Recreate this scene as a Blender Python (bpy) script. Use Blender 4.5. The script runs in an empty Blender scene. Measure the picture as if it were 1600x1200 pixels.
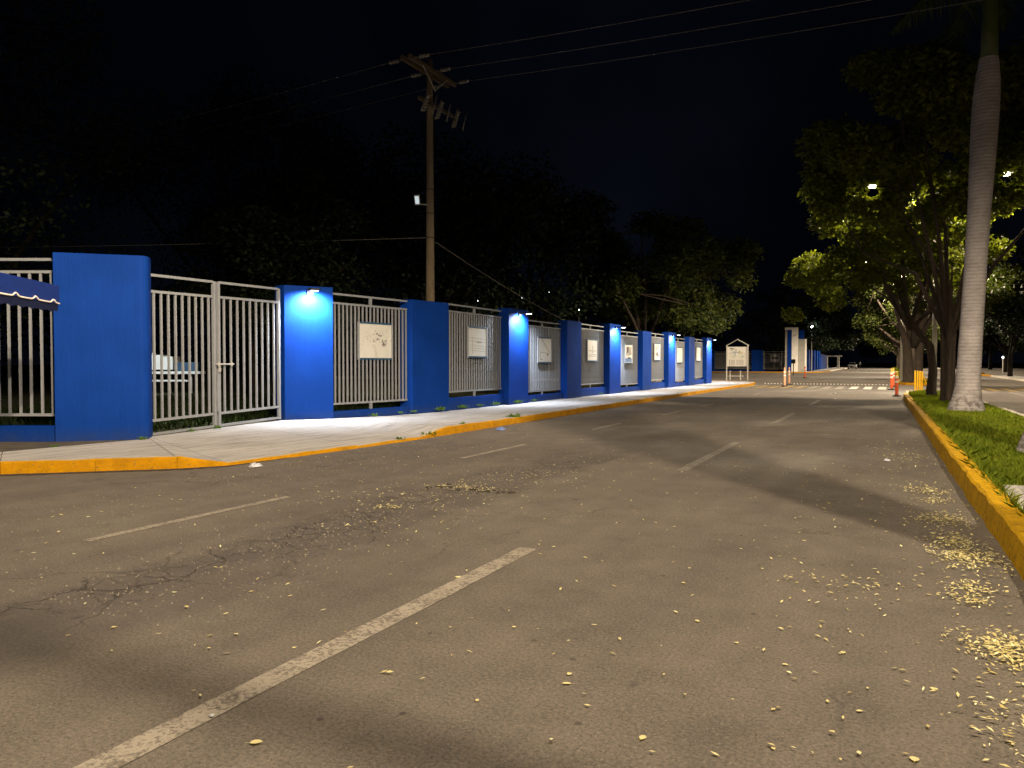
import bpy, math, random
import numpy as np
from mathutils import Vector, Matrix, Euler
R = math.radians
random.seed(7); rng = np.random.default_rng(7)
scene = bpy.context.scene
col = scene.collection

# ------------------------------------------------------------------ camera, world, exposure
cam_d = bpy.data.cameras.new('camera'); cam = bpy.data.objects.new('camera', cam_d); col.objects.link(cam)
cam.location = (0, 0, 1.5)
cam.rotation_euler = Euler((R(90 - 1.478), 0, R(26.144)), 'XYZ')
cam_d.sensor_width = 36; cam_d.lens = 27.05; cam_d.clip_start = .05; cam_d.clip_end = 2000
scene.camera = cam
scene.view_settings.view_transform = 'Standard'; scene.view_settings.look = 'None'
scene.view_settings.gamma = 1; scene.view_settings.use_curve_mapping = False
scene.view_settings.exposure = 0
scene.cycles.max_bounces = 5; scene.cycles.diffuse_bounces = 3; scene.cycles.glossy_bounces = 2
scene.cycles.transmission_bounces = 3; scene.cycles.sample_clamp_indirect = 3
world = bpy.data.worlds.new('World'); scene.world = world; world.use_nodes = True
nt = world.node_tree; nt.nodes.clear()
wo = nt.nodes.new('ShaderNodeOutputWorld'); bg = nt.nodes.new('ShaderNodeBackground')
tc = nt.nodes.new('ShaderNodeTexCoord'); ns = nt.nodes.new('ShaderNodeTexNoise'); rp = nt.nodes.new('ShaderNodeValToRGB')
ns.inputs['Scale'].default_value = 2.6; ns.inputs['Detail'].default_value = 6
rp.color_ramp.elements[0].position = .42; rp.color_ramp.elements[0].color = (.0006, .0008, .0017, 1)
rp.color_ramp.elements[1].position = .75; rp.color_ramp.elements[1].color = (.0022, .0030, .0060, 1)
nt.links.new(tc.outputs['Generated'], ns.inputs['Vector']); nt.links.new(ns.outputs['Fac'], rp.inputs['Fac'])
nt.links.new(rp.outputs['Color'], bg.inputs['Color']); nt.links.new(bg.outputs[0], wo.inputs[0])

STREET_W = 7700.0       # watts of a street lamp head
WALL_W = 1080.0           # watts of a pillar lamp

def g(y): return .0034*max(0., y-60.)   # the ground rises gently beyond the crossing

# ------------------------------------------------------------------ materials
def new_mat(name):
    m = bpy.data.materials.new(name); m.use_nodes = True
    n = m.node_tree; b = n.nodes['Principled BSDF']
    return m, n, b
def noise(n, scale, detail=4, rough=.6, vec=None, dim='3D'):
    t = n.nodes.new('ShaderNodeTexNoise'); t.inputs['Scale'].default_value = scale
    t.inputs['Detail'].default_value = detail; t.inputs['Roughness'].default_value = rough
    if vec is not None: n.links.new(vec, t.inputs['Vector'])
    return t
def ramp(n, fac, stops):
    r = n.nodes.new('ShaderNodeValToRGB'); e = r.color_ramp.elements
    while len(e) < len(stops): e.new(.5)
    for k, (p, c) in enumerate(stops):
        e[k].position = p; e[k].color = (*c, 1) if len(c) == 3 else c
    n.links.new(fac, r.inputs['Fac']); return r.outputs['Color']
def mix(n, fac, a, b, mode='MIX'):
    m = n.nodes.new('ShaderNodeMix'); m.data_type = 'RGBA'; m.blend_type = mode
    for sock, v in ((m.inputs['Factor'], fac), (m.inputs['A'], a), (m.inputs['B'], b)):
        if isinstance(v, (int, float)): sock.default_value = v
        elif isinstance(v, tuple): sock.default_value = (*v, 1) if len(v) == 3 else v
        else: n.links.new(v, sock)
    return m.outputs['Result']
def mth(n, op, a, b=0., c=0.):
    m = n.nodes.new('ShaderNodeMath'); m.operation = op
    for i, v in enumerate((a, b, c)):
        if isinstance(v, (int, float)): m.inputs[i].default_value = v
        else: n.links.new(v, m.inputs[i])
    return m.outputs[0]
def smooth(n, v, lo, hi, a=0., b=1.):
    m = n.nodes.new('ShaderNodeMapRange'); m.interpolation_type = 'SMOOTHSTEP'
    n.links.new(v, m.inputs['Value'])
    m.inputs['From Min'].default_value = lo; m.inputs['From Max'].default_value = hi
    m.inputs['To Min'].default_value = a; m.inputs['To Max'].default_value = b
    return m.outputs[0]
def bump(n, b, h, strength=.3, dist=.02):
    bn = n.nodes.new('ShaderNodeBump'); bn.inputs['Strength'].default_value = strength
    bn.inputs['Distance'].default_value = dist
    n.links.new(h, bn.inputs['Height']); n.links.new(bn.outputs[0], b.inputs['Normal'])
def pos(n, scale=(1, 1, 1), obj=False):
    if obj:
        s = n.nodes.new('ShaderNodeTexCoord').outputs['Object']
    else:
        s = n.nodes.new('ShaderNodeNewGeometry').outputs['Position']
    mp = n.nodes.new('ShaderNodeMapping'); n.links.new(s, mp.inputs['Vector']); mp.inputs['Scale'].default_value = scale
    return mp.outputs[0]
def simple(name, c, rough=.7, var=.25, scale=6., bmp=.15, metal=0., grain=60., obj=True):
    m, n, b = new_mat(name)
    v = pos(n, obj=obj)
    a = noise(n, scale, 5, .65, v)
    lo = tuple(x*(1-var) for x in c); hi = tuple(min(1, x*(1+var)) for x in c)
    n.links.new(ramp(n, a.outputs['Fac'], [(.3, lo), (.7, hi)]), b.inputs['Base Color'])
    b.inputs['Roughness'].default_value = rough; b.inputs['Metallic'].default_value = metal; b.inputs['Specular IOR Level'].default_value = .25
    if bmp:
        f = noise(n, grain, 3, .7, v); bump(n, b, f.outputs['Fac'], bmp, .01)
    return m
def emit(name, c, s):
    m, n, b = new_mat(name)
    b.inputs['Base Color'].default_value = (.8, .8, .8, 1)
    b.inputs['Emission Color'].default_value = (*c, 1); b.inputs['Emission Strength'].default_value = s
    return m

def asphalt_nodes(n):
    P = pos(n)
    big = noise(n, .35, 5, .6, P).outputs['Fac']
    mid = noise(n, 2.3, 6, .65, P).outputs['Fac']
    fine = noise(n, 55, 4, .75, P).outputs['Fac']
    grit = noise(n, 210, 2, .6, P).outputs['Fac']
    c = ramp(n, big, [(.32, (.138, .121, .104)), (.5, (.168, .149, .127)), (.7, (.194, .173, .145))])
    c = mix(n, .75, c, ramp(n, mid, [(.3, (.74, .73, .73)), (.55, (1, 1, 1)), (.75, (1.10, 1.08, 1.04))]), 'MULTIPLY')
    c = mix(n, .8, c, ramp(n, fine, [(.32, (.45, .45, .45)), (.5, (1, 1, 1)), (.66, (1.5, 1.48, 1.45))]), 'MULTIPLY')
    c = mix(n, .45, c, ramp(n, grit, [(.3, (.45, .45, .45)), (.5, (1, 1, 1)), (.66, (1.5, 1.5, 1.45))]), 'MULTIPLY')
    def specks(scale, rad, dens):
        vo = n.nodes.new('ShaderNodeTexVoronoi'); vo.inputs['Scale'].default_value = scale; n.links.new(P, vo.inputs['Vector'])
        sc_ = n.nodes.new('ShaderNodeSeparateColor'); n.links.new(vo.outputs['Color'], sc_.inputs[0])
        return mth(n, 'MULTIPLY', smooth(n, vo.outputs['Distance'], rad*.6, rad, 1, 0), mth(n, 'GREATER_THAN', sc_.outputs[0], dens))
    c = mix(n, mth(n, 'MULTIPLY', specks(46, .30, .72), .55), c, (.30, .27, .225))
    c = mix(n, mth(n, 'MULTIPLY', specks(58, .34, .62), .6), c, (.07, .06, .05))
    c = mix(n, mth(n, 'MULTIPLY', specks(7, .16, .93), .6), c, (.035, .03, .027))
    # long tyre streaks along the road
    st = noise(n, 1., 5, .6, pos(n, (2.2, .12, 1))).outputs['Fac']
    c = mix(n, .6, c, ramp(n, st, [(.35, (.82, .81, .82)), (.6, (1.05, 1.04, 1.02))]), 'MULTIPLY')
    # cracks: distorted voronoi edges inside a worn strip beside the centre line
    wn = noise(n, 1.6, 5, .6, P)
    wv = n.nodes.new('ShaderNodeVectorMath'); wv.operation = 'MULTIPLY_ADD'
    n.links.new(wn.outputs['Color'], wv.inputs[0]); wv.inputs[1].default_value = (.55, .55, .55); n.links.new(P, wv.inputs[2])
    def cracks(scale, w):
        vo = n.nodes.new('ShaderNodeTexVoronoi'); vo.feature = 'DISTANCE_TO_EDGE'; vo.inputs['Scale'].default_value = scale
        n.links.new(wv.outputs[0], vo.inputs['Vector'])
        return smooth(n, vo.outputs['Distance'], 0, w, 1, 0)
    sep = n.nodes.new('ShaderNodeSeparateXYZ'); n.links.new(P, sep.inputs[0])
    dx = mth(n, 'ABSOLUTE', mth(n, 'ADD', sep.outputs['X'], 4.45))
    wob = mth(n, 'MULTIPLY', mth(n, 'SUBTRACT', noise(n, .8, 4, .6, P).outputs['Fac'], .5), 1.6)
    strip = smooth(n, mth(n, 'ADD', dx, wob), .25, .85, 1, 0)
    strip = mth(n, 'MULTIPLY', strip, smooth(n, sep.outputs['Y'], 11, 15, 1, 0))
    gate = smooth(n, noise(n, .9, 3, .5, pos(n, (1, .7, 1))).outputs['Fac'], .40, .54)
    far_cr = mth(n, 'MULTIPLY', cracks(.55, .012), smooth(n, noise(n, .5, 3, .5, P).outputs['Fac'], .52, .62))
    cr = mth(n, 'MAXIMUM', mth(n, 'MULTIPLY', mth(n, 'MAXIMUM', cracks(1.7, .022), mth(n, 'MULTIPLY', cracks(4.1, .03), .6)), mth(n, 'MULTIPLY', strip, gate)), mth(n, 'MULTIPLY', far_cr, .5))
    c = mix(n, mth(n, 'MULTIPLY', strip, .38), c, (.072, .063, .066))
    c = mix(n, mth(n, 'MULTIPLY', cr, .66), c, (.02, .018, .017))
    # pale dusty patches
    du = smooth(n, noise(n, 1.1, 5, .7, pos(n, (1.6, .55, 1))).outputs['Fac'], .6, .74)
    c = mix(n, mth(n, 'MULTIPLY', du, .28), c, (.25, .215, .17))
    # oil spots
    oil = smooth(n, noise(n, 3.1, 3, .5, pos(n, (1.3, .8, 1))).outputs['Fac'], .70, .78)
    c = mix(n, mth(n, 'MULTIPLY', oil, .6), c, (.045, .04, .038))
    h = mth(n, 'SUBTRACT', mth(n, 'ADD', mth(n, 'MULTIPLY', fine, .8), mth(n, 'MULTIPLY', grit, .35)), mth(n, 'MULTIPLY', cr, 1.2))
    return c, h
def asphalt_mat(name):
    m, n, b = new_mat(name); c, h = asphalt_nodes(n)
    n.links.new(c, b.inputs['Base Color']); b.inputs['Roughness'].default_value = .86
    bump(n, b, h, .8, .015); return m
def paint_mat(name, pc, wear):
    m, n, b = new_mat(name); c, h = asphalt_nodes(n); P = pos(n)
    w = noise(n, 38, 5, .8, P).outputs['Fac']; w2 = noise(n, 5, 4, .6, P).outputs['Fac']
    s = mth(n, 'ADD', mth(n, 'MULTIPLY', w, .7), mth(n, 'MULTIPLY', w2, .3))
    k = smooth(n, s, wear-.05, wear+.05)
    n.links.new(mix(n, k, c, pc), b.inputs['Base Color']); b.inputs['Roughness'].default_value = .7
    bump(n, b, h, .5, .012); return m
M = {}
M['asphalt'] = asphalt_mat('asphalt')
M['line'] = paint_mat('worn_line_paint', (.38, .34, .28), .485)
M['line_faint'] = paint_mat('faint_line_paint', (.30, .28, .24), .50)
M['line_white'] = paint_mat('crossing_paint', (.78, .72, .62), .36)
M['line_yellow'] = paint_mat('yellow_line_paint', (.55, .36, .05), .49)

def concrete_walk():
    m, n, b = new_mat('brushed_concrete'); P = pos(n)
    a = noise(n, .7, 5, .6, P).outputs['Fac']
    mp = n.nodes.new('ShaderNodeMapping'); n.links.new(n.nodes.new('ShaderNodeNewGeometry').outputs['Position'], mp.inputs['Vector'])
    mp.inputs['Rotation'].default_value = (0, 0, R(58)); mp.inputs['Scale'].default_value = (8, .45, 1)
    br = noise(n, 1.6, 5, .75, mp.outputs[0]).outputs['Fac']
    f = noise(n, 45, 4, .7, P).outputs['Fac']
    c = ramp(n, a, [(.3, (.44, .43, .42)), (.7, (.57, .555, .54))])
    c = mix(n, .8, c, ramp(n, br, [(.36, (.40, .38, .38)), (.50, (1, 1, 1)), (.75, (1.15, 1.14, 1.1))]), 'MULTIPLY')
    c = mix(n, .6, c, ramp(n, f, [(.3, (.55, .55, .55)), (.5, (1, 1, 1))]), 'MULTIPLY')
    st = smooth(n, noise(n, 1.9, 5, .7, P).outputs['Fac'], .60, .72)
    c = mix(n, mth(n, 'MULTIPLY', st, .45), c, (.17, .15, .13))
    n.links.new(c, b.inputs['Base Color']); b.inputs['Roughness'].default_value = .85
    bump(n, b, mth(n, 'ADD', mth(n, 'MULTIPLY', br, .8), f), .5, .01); return m
M['concrete'] = concrete_walk()
M['joint'] = simple('dark_joint_soil', (.06, .05, .04), .95)
M['dirt'] = simple('packed_dirt_asphalt', (.10, .088, .07), .95, .35, 2.5, .4, obj=False)
M['soil'] = simple('dark_soil', (.045, .05, .018), .95, .4, 1.2, .4, obj=False)

def yellow(name, chip=.63, c0=(.52, .245, .003)):
    m, n, b = new_mat(name); P = pos(n)
    a = noise(n, 3.5, 5, .7, P).outputs['Fac']
    c = ramp(n, a, [(.3, tuple(x*.72 for x in c0)), (.7, tuple(x*1.1 for x in c0))])
    ch = smooth(n, noise(n, 22, 5, .75, P).outputs['Fac'], chip-.03, chip+.02)
    c = mix(n, ch, c, (.16, .12, .07))
    dirt = smooth(n, noise(n, 1.2, 5, .7, pos(n, (1, 1, 3))).outputs['Fac'], .52, .75)
    c = mix(n, mth(n, 'MULTIPLY', dirt, .5), c, (.26, .11, .01))
    n.links.new(c, b.inputs['Base Color']); b.inputs['Roughness'].default_value = .7; b.inputs['Specular IOR Level'].default_value = .08
    bump(n, b, noise(n, 30, 5, .8, P).outputs['Fac'], .7, .02); return m
M['kerb_yellow'] = yellow('yellow_kerb_paint')
M['kerb_worn'] = yellow('worn_yellow_kerb_paint', .60, (.74, .43, .015))
M['kerb_pale'] = simple('pale_kerb_top', (.56, .47, .30), .8, .2, 4, .4, obj=False)
M['kerb_white'] = simple('white_kerb_paint', (.66, .60, .50), .8, .25, 3, .4, obj=False)

def blue_wall(name='blue_wall_paint', c0=(.0032, .034, .222)):
    m, n, b = new_mat(name); P = pos(n)
    a = noise(n, 1.1, 5, .6, P).outputs['Fac']
    v = noise(n, 1., 5, .7, pos(n, (18, 18, 1.1))).outputs['Fac']
    c = ramp(n, a, [(.3, tuple(x*.85 for x in c0)), (.7, tuple(x*1.12 for x in c0))])
    c = mix(n, .35, c, ramp(n, v, [(.3, (.8, .82, .86)), (.6, (1.05, 1.05, 1.05))]), 'MULTIPLY')
    sep = n.nodes.new('ShaderNodeSeparateXYZ'); n.links.new(P, sep.inputs[0])
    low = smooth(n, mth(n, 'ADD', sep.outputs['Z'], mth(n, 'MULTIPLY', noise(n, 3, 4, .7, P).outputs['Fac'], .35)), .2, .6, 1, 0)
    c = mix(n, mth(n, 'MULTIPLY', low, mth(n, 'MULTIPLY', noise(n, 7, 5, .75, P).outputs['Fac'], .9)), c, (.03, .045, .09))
    sc = smooth(n, noise(n, 9, 4, .8, pos(n, (1, 1, .6))).outputs['Fac'], .70, .74)
    c = mix(n, mth(n, 'MULTIPLY', sc, .5), c, (.05, .11, .28))
    n.links.new(c, b.inputs['Base Color']); b.inputs['Roughness'].default_value = .65; b.inputs['Specular IOR Level'].default_value = .06
    bump(n, b, mth(n, 'ADD', noise(n, 28, 5, .7, P).outputs['Fac'], v), .35, .015); return m
M['blue'] = blue_wall()
M['white_wall'] = simple('white_wall_paint', (.80, .78, .74), .7, .12, 1.5, .2, obj=False)
M['grey_wall'] = simple('grey_wall_plaster', (.34, .33, .30), .8, .15, 2, .2, obj=False)
M['bar'] = simple('light_grey_bar_paint', (.215, .23, .255), .5, .08, 5, .03)
M['frame_blue'] = simple('blue_grey_frame_metal', (.025, .075, .14), .45, .2, 8, .1)
M['frame_grey'] = simple('grey_frame_metal', (.26, .28, .30), .5, .1, 8, .05)
M['sheet'] = simple('pale_print_sheet', (.58, .58, .55), .5, .06, 3, .05)
M['print'] = simple('dark_print_ink', (.10, .09, .085), .6, .3, 20, 0)
M['print_mid'] = simple('grey_print_ink', (.30, .28, .26), .6, .2, 20, 0)
M['print_blue'] = simple('blue_print_ink', (.12, .20, .36), .6, .2, 20, 0)
M['print_green'] = simple('green_print_ink', (.36, .50, .40), .6, .2, 20, 0)
M['print_yellow'] = simple('yellow_print_ink', (.62, .56, .32), .6, .2, 20, 0)
M['black'] = simple('black_plastic', (.02, .02, .022), .5, .2, 20, .05)
M['steel'] = simple('galvanised_steel', (.42, .42, .40), .45, .15, 10, .1, .3)
M['post_white'] = simple('white_post_paint', (.62, .60, .55), .55, .12, 8, .1)
def pole_mat():
    m, n, b = new_mat('weathered_concrete_pole'); P = pos(n, (3, 3, .5))
    a = noise(n, 1.4, 6, .7, P).outputs['Fac']; f = noise(n, 40, 4, .7, pos(n)).outputs['Fac']
    n.links.new(ramp(n, a, [(.3, (.12, .09, .055)), (.7, (.28, .225, .15))]), b.inputs['Base Color'])
    b.inputs['Roughness'].default_value = .9; bump(n, b, f, .5, .02); return m
M['pole'] = pole_mat()
M['arm'] = simple('dark_timber_arm', (.10, .078, .05), .9, .3, 6, .2)
M['ceramic'] = simple('grey_ceramic', (.22, .21, .19), .35, .1, 9, 0)
M['wire'] = simple('aluminium_wire', (.12, .11, .10), .5, .1, 5, 0)
def palm_mat():
    m, n, b = new_mat('ringed_palm_bark'); P = pos(n)
    w = n.nodes.new('ShaderNodeTexWave'); w.wave_type = 'BANDS'; w.bands_direction = 'Z'; w.inputs['Scale'].default_value = 3.2
    w.inputs['Distortion'].default_value = 1.2; w.inputs['Detail'].default_value = 3; w.inputs['Detail Scale'].default_value = 1.2
    n.links.new(P, w.inputs['Vector'])
    a = noise(n, 2.2, 6, .7, P).outputs['Fac']; fz = noise(n, 1, 5, .7, pos(n, (6, 6, 26))).outputs['Fac']
    c = ramp(n, a, [(.3, (.31, .29, .30)), (.7, (.47, .445, .455))])
    c = mix(n, .75, c, ramp(n, w.outputs['Fac'], [(.0, (.66, .64, .63)), (.16, (1, 1, 1)), (1, (1.04, 1.04, 1.04))]), 'MULTIPLY')
    c = mix(n, .7, c, ramp(n, fz, [(.3, (.74, .72, .70)), (.6, (1.06, 1.06, 1.05))]), 'MULTIPLY')
    sep = n.nodes.new('ShaderNodeSeparateXYZ'); n.links.new(P, sep.inputs[0])
    lo = mth(n, 'MULTIPLY', smooth(n, sep.outputs['Z'], .25, 1.15, 1, 0), smooth(n, noise(n, 5, 5, .7, P).outputs['Fac'], .46, .60))
    c = mix(n, mth(n, 'MULTIPLY', lo, .75), c, (.07, .055, .045))
    n.links.new(c, b.inputs['Base Color']); b.inputs['Roughness'].default_value = .85
    bump(n, b, mth(n, 'ADD', mth(n, 'MULTIPLY', w.outputs['Fac'], .6), mth(n, 'ADD', fz, noise(n, 30, 4, .7, P).outputs['Fac'])), .6, .02); return m
M['palm_bark'] = palm_mat()
M['palm_green'] = simple('green_crownshaft', (.06, .08, .025), .5, .2, 4, .05)
def bark():
    m, n, b = new_mat('rough_brown_bark'); P = pos(n, (5, 5, 1.1))
    a = noise(n, 2.5, 6, .7, P).outputs['Fac']
    n.links.new(ramp(n, a, [(.3, (.030, .022, .016)), (.7, (.088, .066, .048))]), b.inputs['Base Color'])
    b.inputs['Roughness'].default_value = .95; bump(n, b, a, .9, .06); return m
M['bark'] = bark()
def leaf_mat(name, lo, hi, tr=.35):
    m, n, b = new_mat(name)
    gi = n.nodes.new('ShaderNodeNewGeometry')
    c = ramp(n, gi.outputs['Random Per Island'], [(0., lo), (.8, hi), (1., tuple(min(1, x*1.5) for x in hi))])
    if 'grass' in name:
        pz = noise(n, 1.7, 4, .6, pos(n)).outputs['Fac']
        c = mix(n, .8, c, ramp(n, pz, [(.36, (.62, .72, .6)), (.52, (1, 1, 1)), (.68, (1.35, 1.15, .8))]), 'MULTIPLY')
    n.links.new(c, b.inputs['Base Color']); b.inputs['Roughness'].default_value = .6; b.inputs['Specular IOR Level'].default_value = .12
    tl = n.nodes.new('ShaderNodeBsdfTranslucent'); ms = n.nodes.new('ShaderNodeMixShader')
    n.links.new(mix(n, 1., c, (1.3, 1.4, .5), 'MULTIPLY'), tl.inputs['Color'])
    ms.inputs[0].default_value = tr
    n.links.new(b.outputs[0], ms.inputs[1]); n.links.new(tl.outputs[0], ms.inputs[2])
    n.links.new(ms.outputs[0], n.nodes['Material Output'].inputs['Surface']); return m
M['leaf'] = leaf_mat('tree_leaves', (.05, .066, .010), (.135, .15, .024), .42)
M['leaf_shaded'] = leaf_mat('shaded_tree_leaves', (.004, .009, .004), (.011, .018, .006), .12)  # near-black leaf copy: the lack of night light is put into its colour
M['leaf_mid'] = leaf_mat('half_lit_green_leaves', (.018, .03, .006), (.05, .06, .012), .25)  # in-between leaf copy: greener, with weaker lighting mixed into the colour
M['frond'] = leaf_mat('palm_fronds', (.025, .04, .01), (.05, .07, .018), .3)
M['grass'] = leaf_mat('grass_blades', (.12, .175, .012), (.25, .30, .03), .4)
M['grass_shaded'] = leaf_mat('shaded_rough_grass', (.01, .02, .005), (.02, .035, .008), .3)  # darkened blades: the shade behind the fence is put into their colour
M['weed'] = leaf_mat('weed_leaves', (.05, .11, .015), (.11, .19, .03), .3)
M['fallen'] = leaf_mat('fallen_yellow_leaves', (.60, .50, .20), (.86, .78, .42), .15)
M['gravel'] = simple('road_gravel', (.28, .25, .20), .9, .4, 30, .2, obj=False)
M['orange'] = simple('orange_post_plastic', (.72, .13, .045), .5, .12, 6, .05)
M['peach'] = simple('faded_orange_post_plastic', (.75, .42, .26), .5, .12, 6, .05)
M['refl_white'] = simple('white_reflective_band', (.8, .78, .72), .4, .05, 6, 0)
M['refl_yellow'] = simple('yellow_reflector', (.75, .50, .10), .4, .1, 6, 0)
M['bollard'] = simple('yellow_bollard_paint', (.75, .42, .02), .45, .12, 6, .08)
M['awning'] = simple('blue_awning_fabric', (.003, .02, .15), .7, .2, 12, .3)
M['awning_dark'] = simple('dark_awning_fabric', (.002, .006, .035), .8, .2, 12, .3)
M['piping'] = simple('white_fabric_piping', (.72, .66, .60), .7, .08, 12, .1)
M['lamp_glow'] = emit('street_lamp_lens', (1, .93, .78), 60)
M['wall_glow'] = emit('pillar_lamp_lens', (.92, .95, 1), 9)
M['far_glow'] = emit('distant_lamp_lens', (.85, .95, 1), 14)
M['flood_glass'] = emit('floodlight_glass', (.75, .92, 1), .6)
M['car'] = simple('silver_car_paint', (.55, .55, .55), .35, .05, 4, 0, .2)
M['glass'] = simple('dark_car_glass', (.02, .025, .03), .1, .1, 4, 0)
M['rubber'] = simple('tyre_rubber', (.02, .02, .02), .8, .1, 4, 0)
M['skin'] = simple('skin', (.35, .22, .15), .6, .1, 6, 0)
M['cloth_dark'] = simple('dark_clothing', (.03, .03, .04), .9, .2, 10, 0)
M['cloth_light'] = simple('light_shirt', (.6, .6, .58), .9, .1, 10, 0)
M['litter'] = simple('pale_litter', (.6, .62, .68), .4, .3, 30, .3)
M['litter_blue'] = simple('blue_wrapper', (.18, .25, .55), .35, .6, 40, .3)

# ------------------------------------------------------------------ mesh helpers
class MB:
    def __init__(s): s.v = []; s.f = []; s.m = []
    def add(s, vs, fs, mi=0):
        b = len(s.v); s.v += [tuple(p) for p in vs]; s.f += [tuple(b+i for i in q) for q in fs]; s.m += [mi]*len(fs)
    def box(s, c, d, rz=0, mi=0, tilt=None):
        cx, cy, cz = c; x, y, z = d[0]/2, d[1]/2, d[2]/2
        vs = [Vector((i*x, j*y, k*z)) for i in (-1, 1) for j in (-1, 1) for k in (-1, 1)]
        rot = Matrix.Rotation(rz, 3, 'Z')
        if tilt: rot = rot @ Euler(tilt).to_matrix()
        s.add([rot @ v + Vector(c) for v in vs], [(0, 1, 3, 2), (4, 6, 7, 5), (0, 4, 5, 1), (2, 3, 7, 6), (0, 2, 6, 4), (1, 5, 7, 3)], mi)
    def prism(s, poly, z0, z1, mi=0, top=None, zs0=None, zs1=None):
        n = len(poly)
        a = sum(poly[i][0]*poly[(i+1) % n][1]-poly[(i+1) % n][0]*poly[i][1] for i in range(n))
        if a < 0:
            poly = poly[::-1]
            if zs0: zs0 = zs0[::-1]
            if zs1: zs1 = zs1[::-1]
        vs = [(p[0], p[1], zs0[i] if zs0 else z0) for i, p in enumerate(poly)] + [(p[0], p[1], zs1[i] if zs1 else z1) for i, p in enumerate(poly)]
        s.add(vs, [(i, (i+1) % n, n+(i+1) % n, n+i) for i in range(n)] + [tuple(range(n))[::-1]], mi)
        s.f.append(tuple(len(s.v)-n+i for i in range(n))); s.m.append(mi if top is None else top)
    def tube(s, pts, rad, n=8, mi=0, cap=True):
        pts = [Vector(p) for p in pts]
        if not hasattr(rad, '__len__'): rad = [rad]*len(pts)
        vs = []; up = None
        for i, p in enumerate(pts):
            d = (pts[min(i+1, len(pts)-1)] - pts[max(i-1, 0)]).normalized()
            if up is None: up = d.orthogonal().normalized()
            up = (up - d*up.dot(d)).normalized(); w = d.cross(up)
            vs += [p + (up*math.cos(t)+w*math.sin(t))*rad[i] for t in (2*math.pi*k/n for k in range(n))]
        fs = [(i*n+k, i*n+(k+1) % n, (i+1)*n+(k+1) % n, (i+1)*n+k) for i in range(len(pts)-1) for k in range(n)]
        if cap: fs += [tuple(range(n))[::-1], tuple((len(pts)-1)*n+k for k in range(n))]
        s.add(vs, fs, mi)
    def ball(s, c, r, n=10, mi=0, sz=1.):
        k = n//2; pts = [(c[0], c[1], c[2]-r*sz*math.cos(math.pi*i/k)) for i in range(k+1)]
        vs = []
        for i in range(k+1):
            q = max(r*math.sin(math.pi*i/k), 1e-4)
            vs += [(c[0]+q*math.cos(2*math.pi*j/n), c[1]+q*math.sin(2*math.pi*j/n), pts[i][2]) for j in range(n)]
        s.add(vs, [(i*n+j, i*n+(j+1) % n, (i+1)*n+(j+1) % n, (i+1)*n+j) for i in range(k) for j in range(n)], mi)
    def build(s, name, mats, parent=None, loc=(0, 0, 0), rz=0, sm=False, bev=0):
        me = bpy.data.meshes.new(name); me.from_pydata(s.v, [], s.f); me.update()
        mats = mats if isinstance(mats, (list, tuple)) else [mats]
        for m in mats: me.materials.append(m)
        if len(mats) > 1: me.polygons.foreach_set('material_index', s.m)
        if sm: me.polygons.foreach_set('use_smooth', [True]*len(me.polygons))
        return link(name, me, parent, loc, rz, bev)
def link(name, me, parent=None, loc=(0, 0, 0), rz=0, bev=0):
    o = bpy.data.objects.new(name, me); col.objects.link(o); o.location = loc; o.rotation_euler = (0, 0, rz)
    if parent: o.parent = parent
    if bev:
        b = o.modifiers.new('bevel', 'BEVEL'); b.width = bev; b.segments = 2; b.limit_method = 'ANGLE'
    return o
def fastmesh(name, V, F, mat):
    me = bpy.data.meshes.new(name); k = F.shape[1]
    me.vertices.add(len(V)); me.vertices.foreach_set('co', V.astype(np.float32).ravel())
    me.loops.add(F.size); me.loops.foreach_set('vertex_index', F.astype(np.int32).ravel())
    me.polygons.add(len(F)); me.polygons.foreach_set('loop_start', np.arange(0, F.size, k, dtype=np.int32))
    me.update(calc_edges=True); me.materials.append(mat); return me
def tag(o, label=None, cat=None, group=None, kind=None):
    if label: o['label'] = label
    if cat: o['category'] = cat
    if group: o['group'] = group
    if kind: o['kind'] = kind
    return o
def thing(name, label, cat, loc=(0, 0, 0), rz=0, group=None):
    o = bpy.data.objects.new(name, None); col.objects.link(o); o.location = loc; o.rotation_euler = (0, 0, rz); o.empty_display_size = .2
    return tag(o, label, cat, group)
def copy_tree(o, parent=None):
    c = o.copy(); col.objects.link(c); c.parent = parent
    for ch in list(o.children):
        copy_tree(ch, c)
    return c

# ------------------------------------------------------------------ ground and roads
def sheet(name, x0, x1, ys, z, mat, slope=True):
    V = []; F = []
    for y in ys: V += [(x0, y, z+(g(y) if slope else 0)), (x1, y, z+(g(y) if slope else 0))]
    F = [(2*i, 2*i+1, 2*i+3, 2*i+2) for i in range(len(ys)-1)]
    b = MB(); b.add(V, F); o = b.build(name, mat); tag(o, kind='structure'); return o
sheet('ground', -500, 500, [-300, 0, 60, 900], -.03, M['soil'])
sheet('road', -60, 26, [-30, 10, 60, 400], 0, M['asphalt'])

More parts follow.
